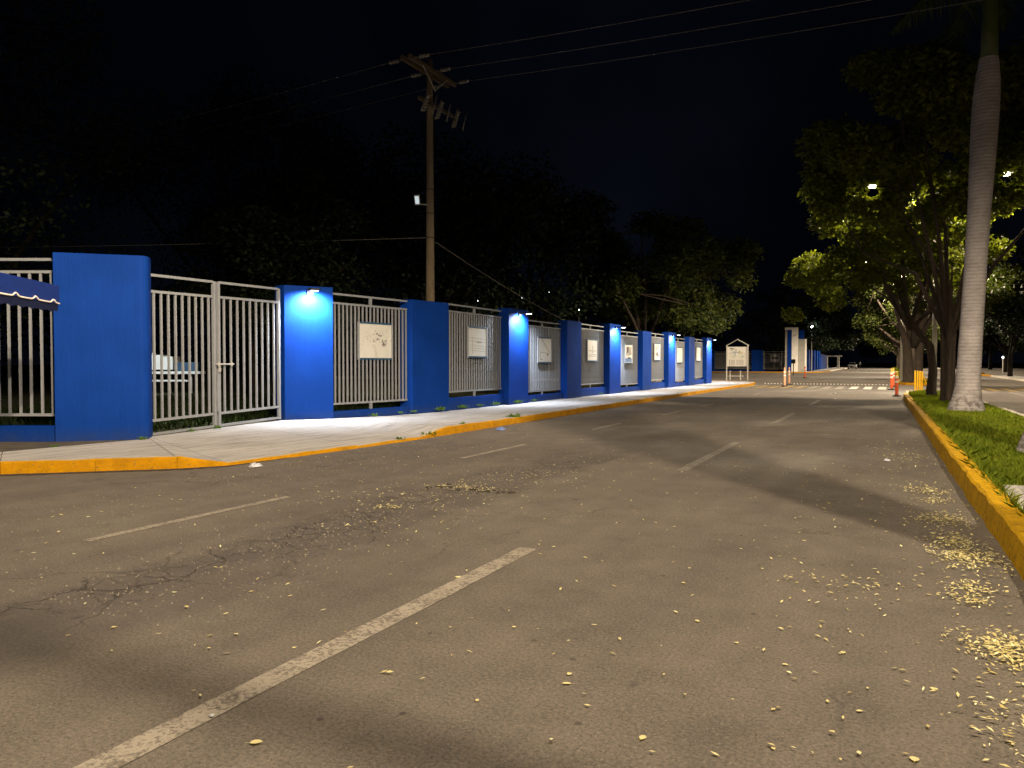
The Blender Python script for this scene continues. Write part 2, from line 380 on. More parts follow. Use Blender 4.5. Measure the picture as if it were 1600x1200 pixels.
def line_mark(name, x, y0, y1, w, mat, slant=0):
    b = MB(); z = .004
    n = max(2, int((y1-y0)/1.2)); L = []; Rr = []
    for i in range(n+1):
        y = y0+(y1-y0)*i/n
        L.append((x-w/2+random.uniform(-.008, .008), y, z+g(y))); Rr.append((x+w/2+random.uniform(-.008, .008), y, z+g(y)))
    b.add(L+Rr, [(i, n+1+i, n+2+i, i+1) for i in range(n)])
    o = b.build(name, mat); tag(o, kind='structure'); return o
for k in range(-1, 5):
    y0 = 1.0+9.75*k if k else 1.25
    line_mark('lane_line', -2.62, y0, y0+4.4, .15, M['line'] if k < 1 else M['line_faint'])
line_mark('lane_line', -2.55, 40, 44, .14, M['line_faint'])
for (a, c) in [(-1.6, .7), (4.23, 6.66), (10.6, 12.96), (16.6, 18.7), (22.2, 24.2), (27.7, 29.7), (33.4, 35.4), (39, 41)]:
    line_mark('edge_line', -6.1 + (.0 if a < 20 else .12), a, c, .11, M['line'])
for y in (30, 42, 66, 78, 90): line_mark('lane_line', 5.72, y, y+6.3, .13, M['line'])
# crossings
for i in range(11):
    x = -.41-.80*i
    mt = M['line_white'] if i < 3 else (M['line'] if i < 6 else M['line_yellow'])
    line_mark('crossing_stripe', x, 50.6, 56.2, .45, mt)
for i in range(8): line_mark('crossing_stripe', 3.8+.8*i, 50.0, 55.5, .45, M['line_yellow'])
# speed bumps of domed studs
def speed_bump(y, x0, x1, label):
    root = bpy.data.objects.new('speed_bump', None); col.objects.link(root); root.location = (0, y, g(y)); tag(root, kind='structure')
    bb = MB()
    n = 10; prof = [(-.22+.44*i/n, .05*math.sin(math.pi*i/n)+.003) for i in range(n+1)]
    V = [(x0, a, b) for a, b in prof]+[(x1, a, b) for a, b in prof]
    bb.add(V, [(i, n+1+i, n+2+i, i+1) for i in range(n)]); bb.build('bump_ridge', M['asphalt'], root)
    sm = MB(); sm.ball((0, 0, 0), .065, 8, 0, .7); first = None; x = x0+.15
    while x < x1-.1:
        if first is None: first = sm.build('stud', M['refl_white'], root, (x, -.2, .03), sm=True)
        else: link('stud', first.data, root, (x, -.2, .03))
        x += .23
speed_bump(60.9, -8.6, .3, '')
speed_bump(141, -8.6, .3, '')

# ------------------------------------------------------------------ kerbs
def kerb(root, pts, zt, width, mats, side=1, seg=True, z0=-.02, names='kerb_block', gap=.005, lean=.015):
    """pts: road-side base line; the kerb lies to the left (side=1) or right (side=-1) of travel"""
    P = [Vector(p) for p in pts]; nrm = []
    for i in range(len(P)):
        d = (P[min(i+1, len(P)-1)]-P[max(i-1, 0)]).normalized(); nrm.append(Vector((-d.y, d.x))*side)
    for i in range(len(P)-1):
        d = (P[i+1]-P[i]); L = d.length; d = d/L; a = P[i]+d*gap/2; c = P[i+1]-d*gap/2
        j = random.uniform(-.006, .006)
        b = MB(); K = max(1, min(14, int(L/.24)))
        rows = []
        for k in range(K+1):
            t = k/K; q = a+(c-a)*t; nn = (nrm[i]*(1-t)+nrm[i+1]*t).normalized(); z = zt[i]*(1-t)+zt[i+1]*t + j + random.uniform(-.008, .008); zg = g(q.y)
            w = random.uniform(-.012, .012); r = random.uniform(.012, .03)
            q2 = q+nn*w
            rows.append([(q2.x, q2.y, z0+zg), (q2.x+nn.x*lean, q2.y+nn.y*lean, z-r+zg), (q2.x+nn.x*(lean+r), q2.y+nn.y*(lean+r), z+zg),
                         (q.x+nn.x*width, q.y+nn.y*width, z+zg), (q.x+nn.x*(width+.002), q.y+nn.y*(width+.002), z0+zg)])
        V = [v for r_ in rows for v in r_]
        for k in range(K):
            for m in range(4):
                f = (k*5+m, (k+1)*5+m, (k+1)*5+m+1, k*5+m+1)
                if side == 1: f = f[::-1]
                b.f.append(f); b.m.append(1 if m == 2 else 0)
        b.v = V
        e0 = tuple(range(5)); e1 = tuple(K*5+m for m in range(5))
        b.f += [e0 if side == 1 else e0[::-1], e1[::-1] if side == 1 else e1]; b.m += [0, 0]
        b.build(names, mats, root)
def struct_root(name):
    o = bpy.data.objects.new(name, None); col.objects.link(o); return tag(o, kind='structure')
left_curve = [(-16.6, 1.2), (-14.0, 3.5), (-12.4, 4.9), (-10.82, 6.28), (-9.94, 7.05), (-9.15, 7.75), (-8.75, 8.3), (-8.60, 9.6), (-8.48, 11.1), (-8.38, 13.1), (-8.40, 14.15)]
zl = [.17]*6+[.05, .05, .05, .05, .175]
y = 14.15; 
while y < 57:
    y = min(y+3.1, 57.5); left_curve.append((-8.42-.008*(y-14), y)); zl.append(.155)
left_curve += [(-9.1, 60.3), (-10.2, 62.8), (-12.2, 64.8), (-15, 66), (-20, 66.6), (-30, 67)]; zl += [.15]*6
KL = struct_root('left_kerb'); kerb(KL, left_curve, zl, .13, [M['kerb_yellow'], M['kerb_pale']], 1)
gp = [Vector(p) for p in left_curve[:8]]; b = MB(); V = []; fine_ = []
for i in range(len(gp)-1):
    for k in range(12): fine_.append((gp[i].lerp(gp[i+1], k/12), i+k/12))
for i, (p, s_) in enumerate(fine_):
    q = fine_[min(i+1, len(fine_)-1)][0]-fine_[max(i-1, 0)][0]; q = q.normalized(); nr = Vector((q.y, -q.x)); w_ = (.17 if s_ < 5.2 else max(.02, .17-(s_-5.2)*.1))*random.uniform(.75, 1.15)
    V += [(p.x-nr.x*.01, p.y-nr.y*.01, .004), (p.x+nr.x*w_, p.y+nr.y*w_, .004)]
b.add(V, [(2*i, 2*i+1, 2*i+3, 2*i+2) for i in range(len(fine_)-1)]); tag(b.build('gutter_dark_strip', M['joint']), kind='structure')  # dark ragged strip laid on the road along the left kerb foot
KR = struct_root('median_kerb')
rp_ = [(.84, -8), (.84, -4), (.84, -.5), (.84, 3.2), (.84, 6.8), (.79, 10.1), (.75, 13.7), (.72, 17.5), (.68, 21.2), (.64, 25), (.60, 28.8), (.55, 32.5), (.52, 36.2), (.58, 39.8), (.9, 41.6), (1.6, 42.6)]
kerb(KR, rp_, [.25]*12+[.22, .17, .15, .15], .2, [M['kerb_worn'], M['kerb_worn']], -1, lean=.02, gap=.018)
rp2 = [(1.6, 42.6), (2.4, 41.8), (2.75, 40), (2.95, 34), (3.05, 28), (3.12, 22), (3.2, 16), (3.3, 10), (3.3, 0), (3.3, -8)]
kerb(KR, rp2, [.15, .15, .17, .2, .22, .24, .25, .25, .25, .25], .2, [M['kerb_white'], M['kerb_white']], -1)
KM = struct_root('far_median_kerb')
def ring(x0, x1, y0, y1): return [(x0, y1), (x0, y0+.8), (x0+.5, y0), (x1-.5, y0), (x1, y0+.8), (x1, y1)]
for (a, c) in ((61.8, 132), (146, 300)):
    pp = ring(.55, 2.9, a, c); kerb(KM, pp, [.17]*6, .2, [M['kerb_yellow'], M['kerb_yellow']], 1)
KO = struct_root('right_kerb')
op = [(10.2, -5), (10.2, 10), (10.2, 24), (10.2, 38), (10.1, 52), (10.05, 66), (10.0, 80), (9.9, 92), (9.85, 98)]
kerb(KO, op, [.17]*9, .2, [M['kerb_white']]*2, -1)
kerb(KO, [(9.85, 98), (9.6, 106), (9.9, 114), (11, 118)], [.2]*4, .2, [M['kerb_yellow']]*2, -1)
kerb(KO, [(11, 132), (10.0, 136), (9.9, 160), (9.9, 250)], [.2]*4, .2, [M['kerb_white']]*2, -1)
KF = struct_root('far_left_kerb')
kerb(KF, [(-60, 121), (-30, 121.3), (-14.5, 121.5), (-11, 122.2), (-9.4, 124.5), (-9.0, 130), (-9, 138)], [.16]*7, .2, [M['kerb_yellow']]*2, -1)
kerb(KF, [(-9, 141), (-9, 150), (-9, 160), (-9, 172), (-9, 190), (-9, 260)], [.16]*6, .2, [M['kerb_white']]*2, 1)

# ------------------------------------------------------------------ sidewalk slabs
SW = struct_root('sidewalk')
prs = [((-14.0, 3.5), (-15.3, 5.0), .16, .15), ((-12.4, 4.9), (-13.6, 6.0), .16, .15), ((-10.82, 6.28), (-12.25, 7.15), .165, .15), ((-9.15, 7.75), (-12.12, 9.68), .16, .14),
       ((-8.75, 8.3), (-12.42, 9.9), .045, .14), ((-8.48, 11.1), (-12.75, 12.6), .045, .17), ((-8.38, 13.1), (-12.95, 13.95), .045, .17), ((-8.40, 14.15), (-12.5, 15.0), .16, .15)]
y = 14.15
while y < 57:
    y = min(y+3.1, 57.5); prs.append(((-8.42-.008*(y-14), y), (-12.0 if y > 18.4 else -12.25, y+.3), .15, .085))
SWpts = []
for i in range(len(prs)-1):
    (o0, i0, za, zb), (o1, i1, zc, zd) = prs[i], prs[i+1]
    def off(o, i_): 
        d = (Vector(i_)-Vector(o)).normalized(); return Vector(o)+d*.135
    a = off(o0, i0); c = off(o1, i1); d0 = (c-a).normalized()*.007; I0 = Vector(i0); I1 = Vector(i1); d1 = (I1-I0).normalized()*.007
    poly = [tuple(a+d0), tuple(c-d0), tuple(I1-d1), tuple(I0+d1)]
    b = MB(); n = len(poly)
    b.prism(poly, -.02, .15, zs1=[za, zc, zd, zb]) if True else None
    b.build('paving_slab', M['concrete'], SW)
b = MB(); b.prism([(-8.9, 57.6), (-9.25, 60.3), (-10.3, 62.7), (-12.25, 64.65), (-15, 65.85), (-30, 66.8), (-30, 60.5), (-12, 57.9)], -.02, .145)
b.build('paving_slab', M['concrete'], SW)
b = MB(); b.prism([tuple(Vector(p[0])*.86+Vector(p[1])*.14) for p in prs]+[tuple(Vector(p[1])) for p in prs[::-1]], -.02, .03)
b.build('joint_bed', M['joint'], SW)
o = MB(); o.prism([(-12.3, 7.2), (-12.16, 9.66), (-13.3, 8.6), (-20, 5.3), (-20, 3), (-14, 6.1)], -.02, .125); tag(o.build('dirt_verge', M['dirt']), kind='structure')
# far side sidewalks
o = MB(); o.prism([(-60, 121.25), (-14.5, 121.75), (-11.1, 122.5), (-9.6, 124.6), (-9.2, 138), (-12, 138), (-12.5, 128), (-60, 127)], .1, .36); tag(o.build('far_sidewalk', M['concrete']), kind='structure')
o = MB(); o.prism([(-9.2, 141), (-9.2, 260), (-12.5, 260), (-12.5, 141)], .2, .42, zs1=[.43, .83, .83, .43]); tag(o.build('far_sidewalk', M['concrete']), kind='structure')
o = MB(); o.prism([(10.4, -5), (10.25, 60), (10.1, 98), (12, 98), (12, -5)], -.02, .15, zs1=[.16, .16, .28, .28, .16]); tag(o.build('right_sidewalk', M['concrete']), kind='structure')
# lawn soil inside the median, islands, plot behind the fence
o = MB(); o.prism([(1.04, -8), (1.04, 6.8), (.99, 10.1), (.92, 17.5), (.84, 25), (.75, 32.5), (.78, 39.6), (1.1, 41.4), (1.6, 42.3), (2.2, 41.6), (2.55, 40), (2.75, 34), (2.92, 22), (3.1, 10), (3.1, -8)], -.02, .19); tag(o.build('median_soil', M['soil']), kind='structure')
for (a, c) in ((61.8, 132), (146, 300)):
    o = MB(); o.prism([(.75, c), (.75, a+.8), (1.15, a+.2), (2.3, a+.2), (2.7, a+.8), (2.7, c)], 0, 1, zs1=[.15+g(c), .15+g(a), .15+g(a), .15+g(a), .15+g(a), .15+g(c)], zs0=[0]*6); tag(o.build('median_soil', M['soil']), kind='structure')
plot = [(-13.35, 8.95), (-12.75, 9.9), (-13.05, 14.2), (-12.7, 15.5), (-12.25, 18.3), (-12.1, 57.6), (-80, 58), (-80, -25), (-22, 4.7)]
o = MB(); o.prism(plot, -.02, .115); tag(o.build('campus_soil', M['soil']), kind='structure')
o = MB(); o.prism([(1.05, 8.1), (1.05, 9.5), (1.9, 9.6), (1.9, 8.2)], .17, .235); tag(o.build('concrete_pad', M['concrete'], bev=.01), kind='structure')

# ------------------------------------------------------------------ blue pillars, low walls, fence panels
def footprint(fl, fr, t, rnd=None):
    fl = Vector(fl); fr = Vector(fr); d = (fr-fl).normalized(); nb = Vector((-d.y, d.x))
    return [fl, fr, fr+nb*t, fl+nb*t]
def pillar(poly, z0, z1, label, bev=.012):
    c = sum((Vector(p) for p in poly), Vector((0, 0)))/len(poly)
    b = MB(); b.prism([(p[0]-c.x, p[1]-c.y) for p in poly], 0, z1-z0)
    o = b.build('pillar', M['blue'], loc=(c.x, c.y, z0), bev=bev)
    return tag(o, label, 'pillar', 'blue pillars of the fence')
# first pillar: wide, skewed, right corner rounded
fl = Vector((-13.3, 8.67)); fr = Vector((-12.2, 9.74)); d = (fr-fl).normalized(); nb = Vector((-d.y, d.x))
cr = fr-d*.14+nb*.14; arc = [cr+(d*math.sin(a)-nb*math.cos(a))*.14 for a in (0, R(22), R(45), R(67), R(90))]
pillar([fl]+arc+[fr+nb*.42, fl+nb*.42], .05, 3.48, 'widest blue pillar left of the barred gate behind the awning tip')
pillar([(-13.06, 14.2), (-12.40, 15.2), (-12.78, 15.42), (-13.42, 14.28)], .05, 3.40, 'blue pillar with lit lamp immediately right of the gate')
PN = [(18.29, 19.94, 3.33), (23.80, 25.40, 3.44), (29.15, 30.75, 3.29), (34.45, 36.10, 3.41), (39.85, 41.48, 3.27), (45.15, 46.78, 3.41), (50.35, 52.0, 3.29), (55.75, 57.5, 3.42)]
plabel = ['unlit blue pillar standing in front of the utility pole', 'second lamp-lit blue pillar, between the lined poster and the diagonal-line poster',
          'unlit blue pillar, second after the utility pole', 'third lamp-lit blue pillar counting from the gate', 'unlit blue pillar, third after the utility pole',
          'fourth lamp-lit blue pillar counting from the gate', 'last unlit blue pillar before the end of the fence', 'last blue pillar at the far end, lamp-lit']
for k, (a, c, zt) in enumerate(PN):
    xl = -12.12 if k == 0 else -11.8; xr = -11.9 if k == 0 else -11.8
    pillar([(xl, a), (xr, c), (xr-.42, c), (xl-.42, a)], .05, zt, plabel[k])
# low walls + panels
def low_wall(a, c, z1, label, front=.0):
    a = Vector(a); c = Vector(c); d = (c-a); L = d.length; rz = math.atan2(d.y, d.x)
    b = MB(); b.box((L/2, 0, (z1-.05)/2), (L-.004, .2, z1-.05))
    o = b.build('low_wall', M['blue'], loc=(a.x, a.y, .05), rz=rz, bev=.008)
    return tag(o, label, 'low wall', 'low blue walls under the fence panels')
def bar_mesh(w, h):
    key = ('bar', round(w, 3), round(h, 3))
    if key not in BM:
        b = MB(); b.box((0, 0, h/2), (w, w, h)); o = b.build('bar', M['bar']); BM[key] = o.data; bpy.data.objects.remove(o)
    return BM[key]
BM = {}
def panel(a, c, zr, nbars, label, w=.036, mid=True):
    """fence panel from point a to point c; zr = (lower rail, bars' upper rail, top rail) heights"""
    a = Vector(a); c = Vector(c); d = c-a; L = d.length; rz = math.atan2(d.y, d.x)
    t = thing('fence_panel', label, 'fence panel', (a.x, a.y, 0), rz, 'barred fence panels between the pillars')
    for z in zr:
        b = MB(); b.box((L/2, 0, 0), (L-.006, .05, .05)); b.build('rail', M['bar'], t, (0, 0, z))
    h = zr[1]-zr[0]-.05
    me = bar_mesh(w, h)
    for i in range(nbars):
        x = L*(i+.5)/nbars
        link('bar', me, t, (x+random.uniform(-.004, .004), 0, zr[0]+.025))
    if mid:
        for z0, z1 in ((zr[1]+.025, zr[2]-.025), (.28, zr[0]-.025)):
            b = MB(); b.box((L/2, 0, (z1-z0)/2), (.07, .06, z1-z0)); b.build('stub_post', M['bar'], t, (0, 0, z0))
    return t
pd = ['first barred panel right of the gate, with the speckled poster', 'barred panel right of the utility pole, with the lined poster', 'barred panel holding the poster with the diagonal line',
      'barred panel holding the poster of a small standing figure', 'barred panel holding the poster with the dark picture', 'barred panel holding the poster with two dark figures',
      'second to last barred panel, beside the fourth lit pillar', 'last barred panel before the end of the fence']
ends = [((-12.68, 15.36), (-12.30, 18.33))] + [((-12.1, PN[i][1]), (-12.1, PN[i+1][0])) for i in range(7)]
rails = [(.49, 3.05, 3.28), (.65, 3.12, 3.33), (.47, 2.94, 3.13), (.61, 3.06, 3.25), (.47, 2.94, 3.14), (.60, 3.04, 3.24), (.46, 2.93, 3.13), (.58, 3.02, 3.22)]
dado = [.31, .47, .34, .44, .33, .44, .33, .43]
for i, ((a, c), zr) in enumerate(zip(ends, rails)):
    panel(a, c, zr, 21 if i == 0 else 25, pd[i])
    low_wall((a[0]+.03, a[1]+.003), (c[0]+.03, c[1]-.003), dado[i], 'low blue wall under the '+pd[i].replace(', with', ' with'))
# panel left of the first pillar, facing the side street
dl = Vector((-.898, -.4406)); s0 = Vector((-13.36, 8.72))+Vector((-.44, .898))*.1
e0 = s0+dl*5.2
panel(tuple(e0), tuple(s0), (.59, 3.15, 3.37), 27, 'barred panel behind the blue awning at the far left', mid=False)
low_wall(tuple(e0+Vector((.44, -.898))*.04), tuple(s0+Vector((.44, -.898))*.04), .40, 'low blue wall behind the awning left of the widest pillar')

# gate
ga = Vector((-12.56, 9.98)); gc = Vector((-12.90, 13.86)); gd = gc-ga; GL = gd.length; grz = math.atan2(gd.y, gd.x)
G = thing('gate', 'grey double-leaf barred gate closed between two blue pillars', 'gate', (ga.x, ga.y, 0), grz)
def zb(x): return .145+.075*x/GL
def gbox(name, x0, x1, z, h=.05, dd=.05):
    b = MB(); V = []
    for x in (x0, x1):
        for yy in (-dd/2, dd/2):
            for zz in (-h/2, h/2): V.append((x-x0, yy, z+zb(x)+zz))
    b.add(V, [(0, 1, 3, 2), (4, 6, 7, 5), (0, 4, 5, 1), (2, 3, 7, 6), (0, 2, 6, 4), (1, 5, 7, 3)])
    return b.build(name, M['bar'], G, (x0, 0, 0))
mid = GL*.468; top = 3.06
for (x0, x1, n) in ((0.0, mid-.035, 9), (mid+.035, GL, 9)):
    for z in (.02, .28, top-.33, top-.02): gbox('rail', x0+.06, x1-.06, z)
    for x in (x0+.03, x1-.03):
        b = MB(); b.box((0, 0, top/2), (.06, .06, top)); b.build('stile', M['bar'], G, (x, 0, zb(x)-.01))
    for i in range(n):
        x = x0+(x1-x0)*(i+1)/(n+1); link('bar', bar_mesh(.036, top-.33-.28-.05), G, (x, 0, zb(x)+.305))
b = MB(); b.box((0, 0, 0), (.045, .03, .9)); b.build('meeting_strip', M['bar'], G, (mid, -.04, .95))
b = MB(); b.tube([(-.1, 0, 0), (.42, 0, 0)], .018, 8); b.tube([(.36, 0, -.05), (.36, 0, .05)], .02, 6); b.tube([(-.02, 0, -.05), (-.02, 0, .05)], .025, 6); b.build('bolt', M['steel'], G, (mid+.02, -.07, 1.5), sm=False)
b = MB(); b.box((0, 0, 0), (.06, .03, .08)); b.tube([(-.02, 0, .04), (-.02, 0, .08), (.02, 0, .08), (.02, 0, .04)], .006, 6); b.build('padlock', M['steel'], G, (mid+.0, -.085, 1.38))

# ------------------------------------------------------------------ posters
pw = 1.32; ph = 1.0
posters = [(-12.45, 17.02, 2.12, R(82.5)), (-12.02, 21.95, 2.21, R(90)), (-12.02, 27.35, 2.04, R(90)), (-12.02, 32.7, 2.12, R(90)), (-12.02, 38.05, 2.03, R(90)), (-12.02, 43.45, 2.20, R(90)), (-12.02, 48.75, 2.07, R(90)), (-12.02, 54.05, 2.20, R(90))]
plab = ['framed poster with scattered dark specks, nearest the gate', 'framed poster with faint horizontal lines, right of the utility pole', 'framed poster with one diagonal line above a box',
        'framed poster with a small standing figure over two bands', 'framed poster with a dark mass at top and dark strip at bottom', 'framed poster with two dark figures one over the other',
        'framed poster of fine text rows with a shadow under it', 'farthest framed poster, tall pale streaks on it']
def poster(i, x, y, z, rz, w=pw, h=ph):
    t = thing('poster_board', plab[i] if i < 8 else '', 'poster', (x, y, z), rz, 'framed posters hung on the fence')
    f = .045
    for nm, c, dd in (('frame_side', (-w/2+f/2, 0, 0), (f, .045, h)), ('frame_side', (w/2-f/2, 0, 0), (f, .045, h)), ('frame_rail', (0, 0, h/2-f/2), (w-2*f-.002, .045, f)), ('frame_rail', (0, 0, -h/2+f/2), (w-2*f-.002, .045, f))):
        b = MB(); b.box((0, 0, 0), dd); b.build(nm, M['frame_grey' if nm == 'frame_side' else 'frame_blue'], t, c)
    b = MB(); b.box((0, 0, 0), (w-2*f-.004, .016, h-2*f-.004)); sh = b.build('sheet', M['sheet'], t, (0, .004, 0))
    ink = MB(); yf = -.0105; r = random.Random(40+i)
    def q(cx, cz, sx, sz, mi=0, tilt=0):
        ca, sa = math.cos(tilt), math.sin(tilt)
        ink.add([(cx+u*ca-v*sa, yf, cz+u*sa+v*ca) for u, v in ((-sx/2, -sz/2), (sx/2, -sz/2), (sx/2, sz/2), (-sx/2, sz/2))], [(0, 1, 2, 3)], mi)
    if i == 0:
        for k in range(70): q(r.gauss(0, .25), r.gauss(.08, .17), r.uniform(.01, .05), r.uniform(.008, .03), 1, r.uniform(-1, 1))
        for k in range(26): q(.33+r.gauss(0, .06), -.03+r.gauss(0, .05), r.uniform(.012, .03), r.uniform(.03, .07), 0, r.uniform(-.6, .6))
        for k in range(7): q(-.05+.012*k, -.12-.05*k, .10, .012, 1, .2)
        for cx, cz in ((.12, .16), (.05, .2), (.2, .15), (.08, .05)): q(cx, cz, .05, .045, 0, .4)
    elif i == 1:
        for z_ in (.12, .02, -.12, -.2, -.28): q(0, z_, 1.05, .012, 1, -.03)
        q(-.35, -.1, .02, .55, 1); q(.1, 0, .3, .05, 1)
    elif i == 2:
        q(.05, .2, 1.0, .025, 0, -.62); q(0, -.1, .85, .02, 1, -.05); q(-.4, -.2, .03, .3, 1); q(.3, -.17, .1, .09, 0); q(-.3, -.36, .2, .05, 1)
    elif i == 3:
        q(.02, .12, .05, .16, 0); q(0, -.02, 1.0, .03, 1); q(0, -.2, .95, .03, 1, .02); q(0, -.27, .95, .02, 1); q(.0, -.08, .2, .05, 1)
    elif i == 4:
        q(-.2, .2, .3, .3, 0, .2); q(-.3, .02, .15, .2, 0); q(.15, -.05, .6, .05, 1, .25); q(0, -.33, 1.1, .2, 2); q(.1, -.22, .5, .08, 0); q(.2, .15, .6, .4, 1)
    elif i == 5:
        q(-.1, .25, .12, .3, 0); q(.15, .27, .1, .3, 0); q(-.05, -.12, .3, .22, 0, .5); q(.2, -.2, .2, .15, 0); q(-.35, .0, .1, .5, 1)
    elif i == 6:
        for k in range(11): q(0, .36-.07*k, .9, .014, 1)
    else:
        q(-.1, 0, .12, .7, 1); q(.25, .05, .08, .6, 1)
    ink.build('print', [M['print'], M['print_mid'], M['print_blue']], sh)
    return t
for i, p in enumerate(posters):
    poster(i, *p)

# ------------------------------------------------------------------ pillar lamps
def wall_lamp(x, y, z, rz, label):
    t = thing('wall_lamp', label, 'lamp', (x, y, z), rz, 'lamps on the blue pillars')
    b = MB(); b.box((0, -.03, .02), (.16, .055, .12)); b.box((0, -.16, .045), (.10, .22, .04)); b.build('bracket', M['black'], t, bev=.006)
    b = MB(); b.prism([(-.12, -.22), (.12, -.22), (.15, -.40), (.10, -.50), (-.10, -.50), (-.15, -.40)], .02, .075); hd = b.build('lamp_head', M['black'], t, bev=.008)
    b = MB(); b.prism([(-.07, -.31), (.07, -.31), (.09, -.40), (.07, -.46), (-.07, -.46), (-.09, -.40)], .006, .018); b.build('lens', M['wall_glow'], hd)
    l = bpy.data.lights.new('pillar_lamp_light', 'SPOT'); l.energy = WALL_W; l.color = (.84, .90, 1); l.spot_size = R(165); l.spot_blend = .8; l.shadow_soft_size = .05
    lo = bpy.data.objects.new('pillar_lamp_light', l); col.objects.link(lo); lo.parent = t; lo.location = (0, -.31, -.04); lo.rotation_euler = (R(24), 0, 0)
nrm2 = math.atan2(1.0, .66)
WL = [(-12.72, 14.72, 3.24, nrm2), (-11.797, 24.6, 3.25, R(90)), (-11.797, 35.28, 3.22, R(90)), (-11.797, 45.97, 3.22, R(90)), (-11.797, 56.63, 3.23, R(90))]
wl = ['lit lamp on the blue pillar beside the gate', 'lit lamp on the second lit pillar from the gate', 'lit lamp on the third lit pillar, mid fence', 'lit lamp on the fourth lit pillar from the gate', 'farthest pillar lamp, on the end pillar']
for w_, lb in zip(WL, wl): wall_lamp(*w_, lb)

# ------------------------------------------------------------------ street lamps (double arm, in the median)
def shaped_light(name, watts, color):
    l = bpy.data.lights.new(name, 'POINT'); l.energy = watts; l.color = color; l.shadow_soft_size = .12
    l.use_nodes = True; n = l.node_tree; em = [x for x in n.nodes if x.type == 'EMISSION'][0]
    t = n.nodes.new('ShaderNodeTexCoord'); sp = n.nodes.new('ShaderNodeSeparateXYZ'); n.links.new(t.outputs['Normal'], sp.inputs[0])
    dz = mth(n, 'ABSOLUTE', sp.outputs['Z'])
    down = mth(n, 'LESS_THAN', sp.outputs['Z'], 0.)
    wing = mth(n, 'POWER', mth(n, 'MAXIMUM', dz, .42), -2.1)
    cut = smooth(n, dz, .07, .44, .0, 1)
    s = mth(n, 'MULTIPLY', mth(n, 'MULTIPLY', wing, cut), down)
    s = mth(n, 'ADD', s, .004)
    s = mth(n, 'MULTIPLY', s, .35)
    n.links.new(s, em.inputs['Strength']); return l
def street_lamp(x, y, label, h=9.15, hy=0):
    z = g(y)+.2
    t = thing('street_lamp', label, 'street lamp', (x, y, z), 0, 'double-arm street lamps in the median')
    b = MB(); b.tube([(0, 0, 0), (0, 0, h-.25)], [.11, .065], 12); b.build('post', M['post_white'], t, sm=True)
    b = MB(); b.box((0, 0, .02), (.4, .4, .04)); b.build('base_plate', M['steel'], t)
    for s in (-1, 1):
        b = MB(); b.tube([(0, 0, h-.35), (s*.5, 0, h-.05), (s*2.1, 0, h+.08)], [.035, .03, .025], 8); b.build('arm', M['post_white'], t, sm=True)
        b = MB(); b.prism([(s*2.05, -.1), (s*2.35, -.15), (s*2.75, -.13), (s*2.8, 0), (s*2.75, .13), (s*2.35, .15), (s*2.05, .1)], h+.04, h+.14); hd = b.build('lamp_head', M['steel'], t, bev=.02)
        b = MB(); b.ball((s*2.5, 0, h+.02), .17, 12, 0, .5); b.build('lens', M['lamp_glow'], hd)
        l = shaped_light('street_light', STREET_W, (1.0, .80, .56)); lo = bpy.data.objects.new('street_light', l); col.objects.link(lo); lo.parent = t; lo.location = (s*2.5, 0, h-.2)
    return t
LAMPS = [(1.8, 2.5, 'double-arm street lamp standing nearest the camera in the median'), (1.72, 37.8, 'double-arm street lamp whose lit head glows in the crown beside the palm'),
         (.8, 66, 'double-arm street lamp beyond the first crossing'), (1.7, 108, 'double-arm street lamp before the second road gap'), (1.7, 150, 'double-arm street lamp beyond the second speed bump'), (1.7, 195, 'farthest double-arm street lamp of the avenue'), (1.8, -32, 'double-arm street lamp behind the camera')]
for a in LAMPS: street_lamp(*a)

# ------------------------------------------------------------------ utility poles and wires
def utility_pole(x, y, label, detail=True):
    t = thing('utility_pole', label, 'utility pole', (x, y, 0), 0, 'utility poles')
    b = MB(); H = 11.0; pts = [(0, 0, H*i/10) for i in range(11)]; b.tube(pts, [.165-.075*i/10 for i in range(11)], 12); p = b.build('post', M['pole'], t, sm=True)
    for z in (6.95, 6.2, 5.45):
        b = MB(); rr = .165-.075*z/H+.006; b.tube([(0, 0, z), (0, 0, z+.03)], rr, 12); b.build('strap', M['black'], p)
    for s in (-.13, .13):
        b = MB(); b.box((s, 0, 10.62), (.10, 2.7, .12)); b.build('crossarm', M['arm'], t)
    b = MB(); b.box((.15, .15, 9.55), (.09, 2.0, .1)); b.build('crossarm', M['arm'], t)
    b = MB()
    for sy in (-1, 1): b.tube([(.2, 0, 10.0), (.2, sy*.7, 10.56)], .015, 6)
    b.build('brace', M['steel'], t)
    for yy in (-1.15, .05, 1.2):
        for sx in (-1, 1):
            b = MB(); xs = sx*.55
            b.tube([(sx*.2, yy, 10.62), (xs-sx*.2, yy, 10.62)], .012, 6)
            for k in range(4): b.tube([(xs-sx*(.18-.09*k), yy, 10.62), (xs-sx*(.15-.09*k), yy, 10.62), (xs-sx*(.11-.09*k), yy, 10.62)], [.035, .065, .035], 10)
            b.build('insulator', M['ceramic'], t, sm=True)
    for yy in (-.75, .05, 1.05):
        b = MB(); x0 = .42
        zz = 9.1
        for k in range(6): b.tube([(x0-.02*k, yy-.02*k, zz+.55-.09*k), (x0-.02*k, yy-.02*k, zz+.51-.09*k), (x0-.02*k, yy-.02*k, zz+.47-.09*k)], [.04, .075, .04], 10)
        b.tube([(x0-.15, yy-.15, zz), (x0-.02, yy, zz+.62)], .03, 8)
        b.tube([(x0+.10, yy+.10, zz-.05), (x0+.22, yy+.14, zz+.5)], .018, 6)
        b.build('fuse_cutout', M['ceramic'], t, sm=True)
    return t
up = utility_pole(-13.0, 20.65, 'tall weathered concrete utility pole rising behind the blue pillar')
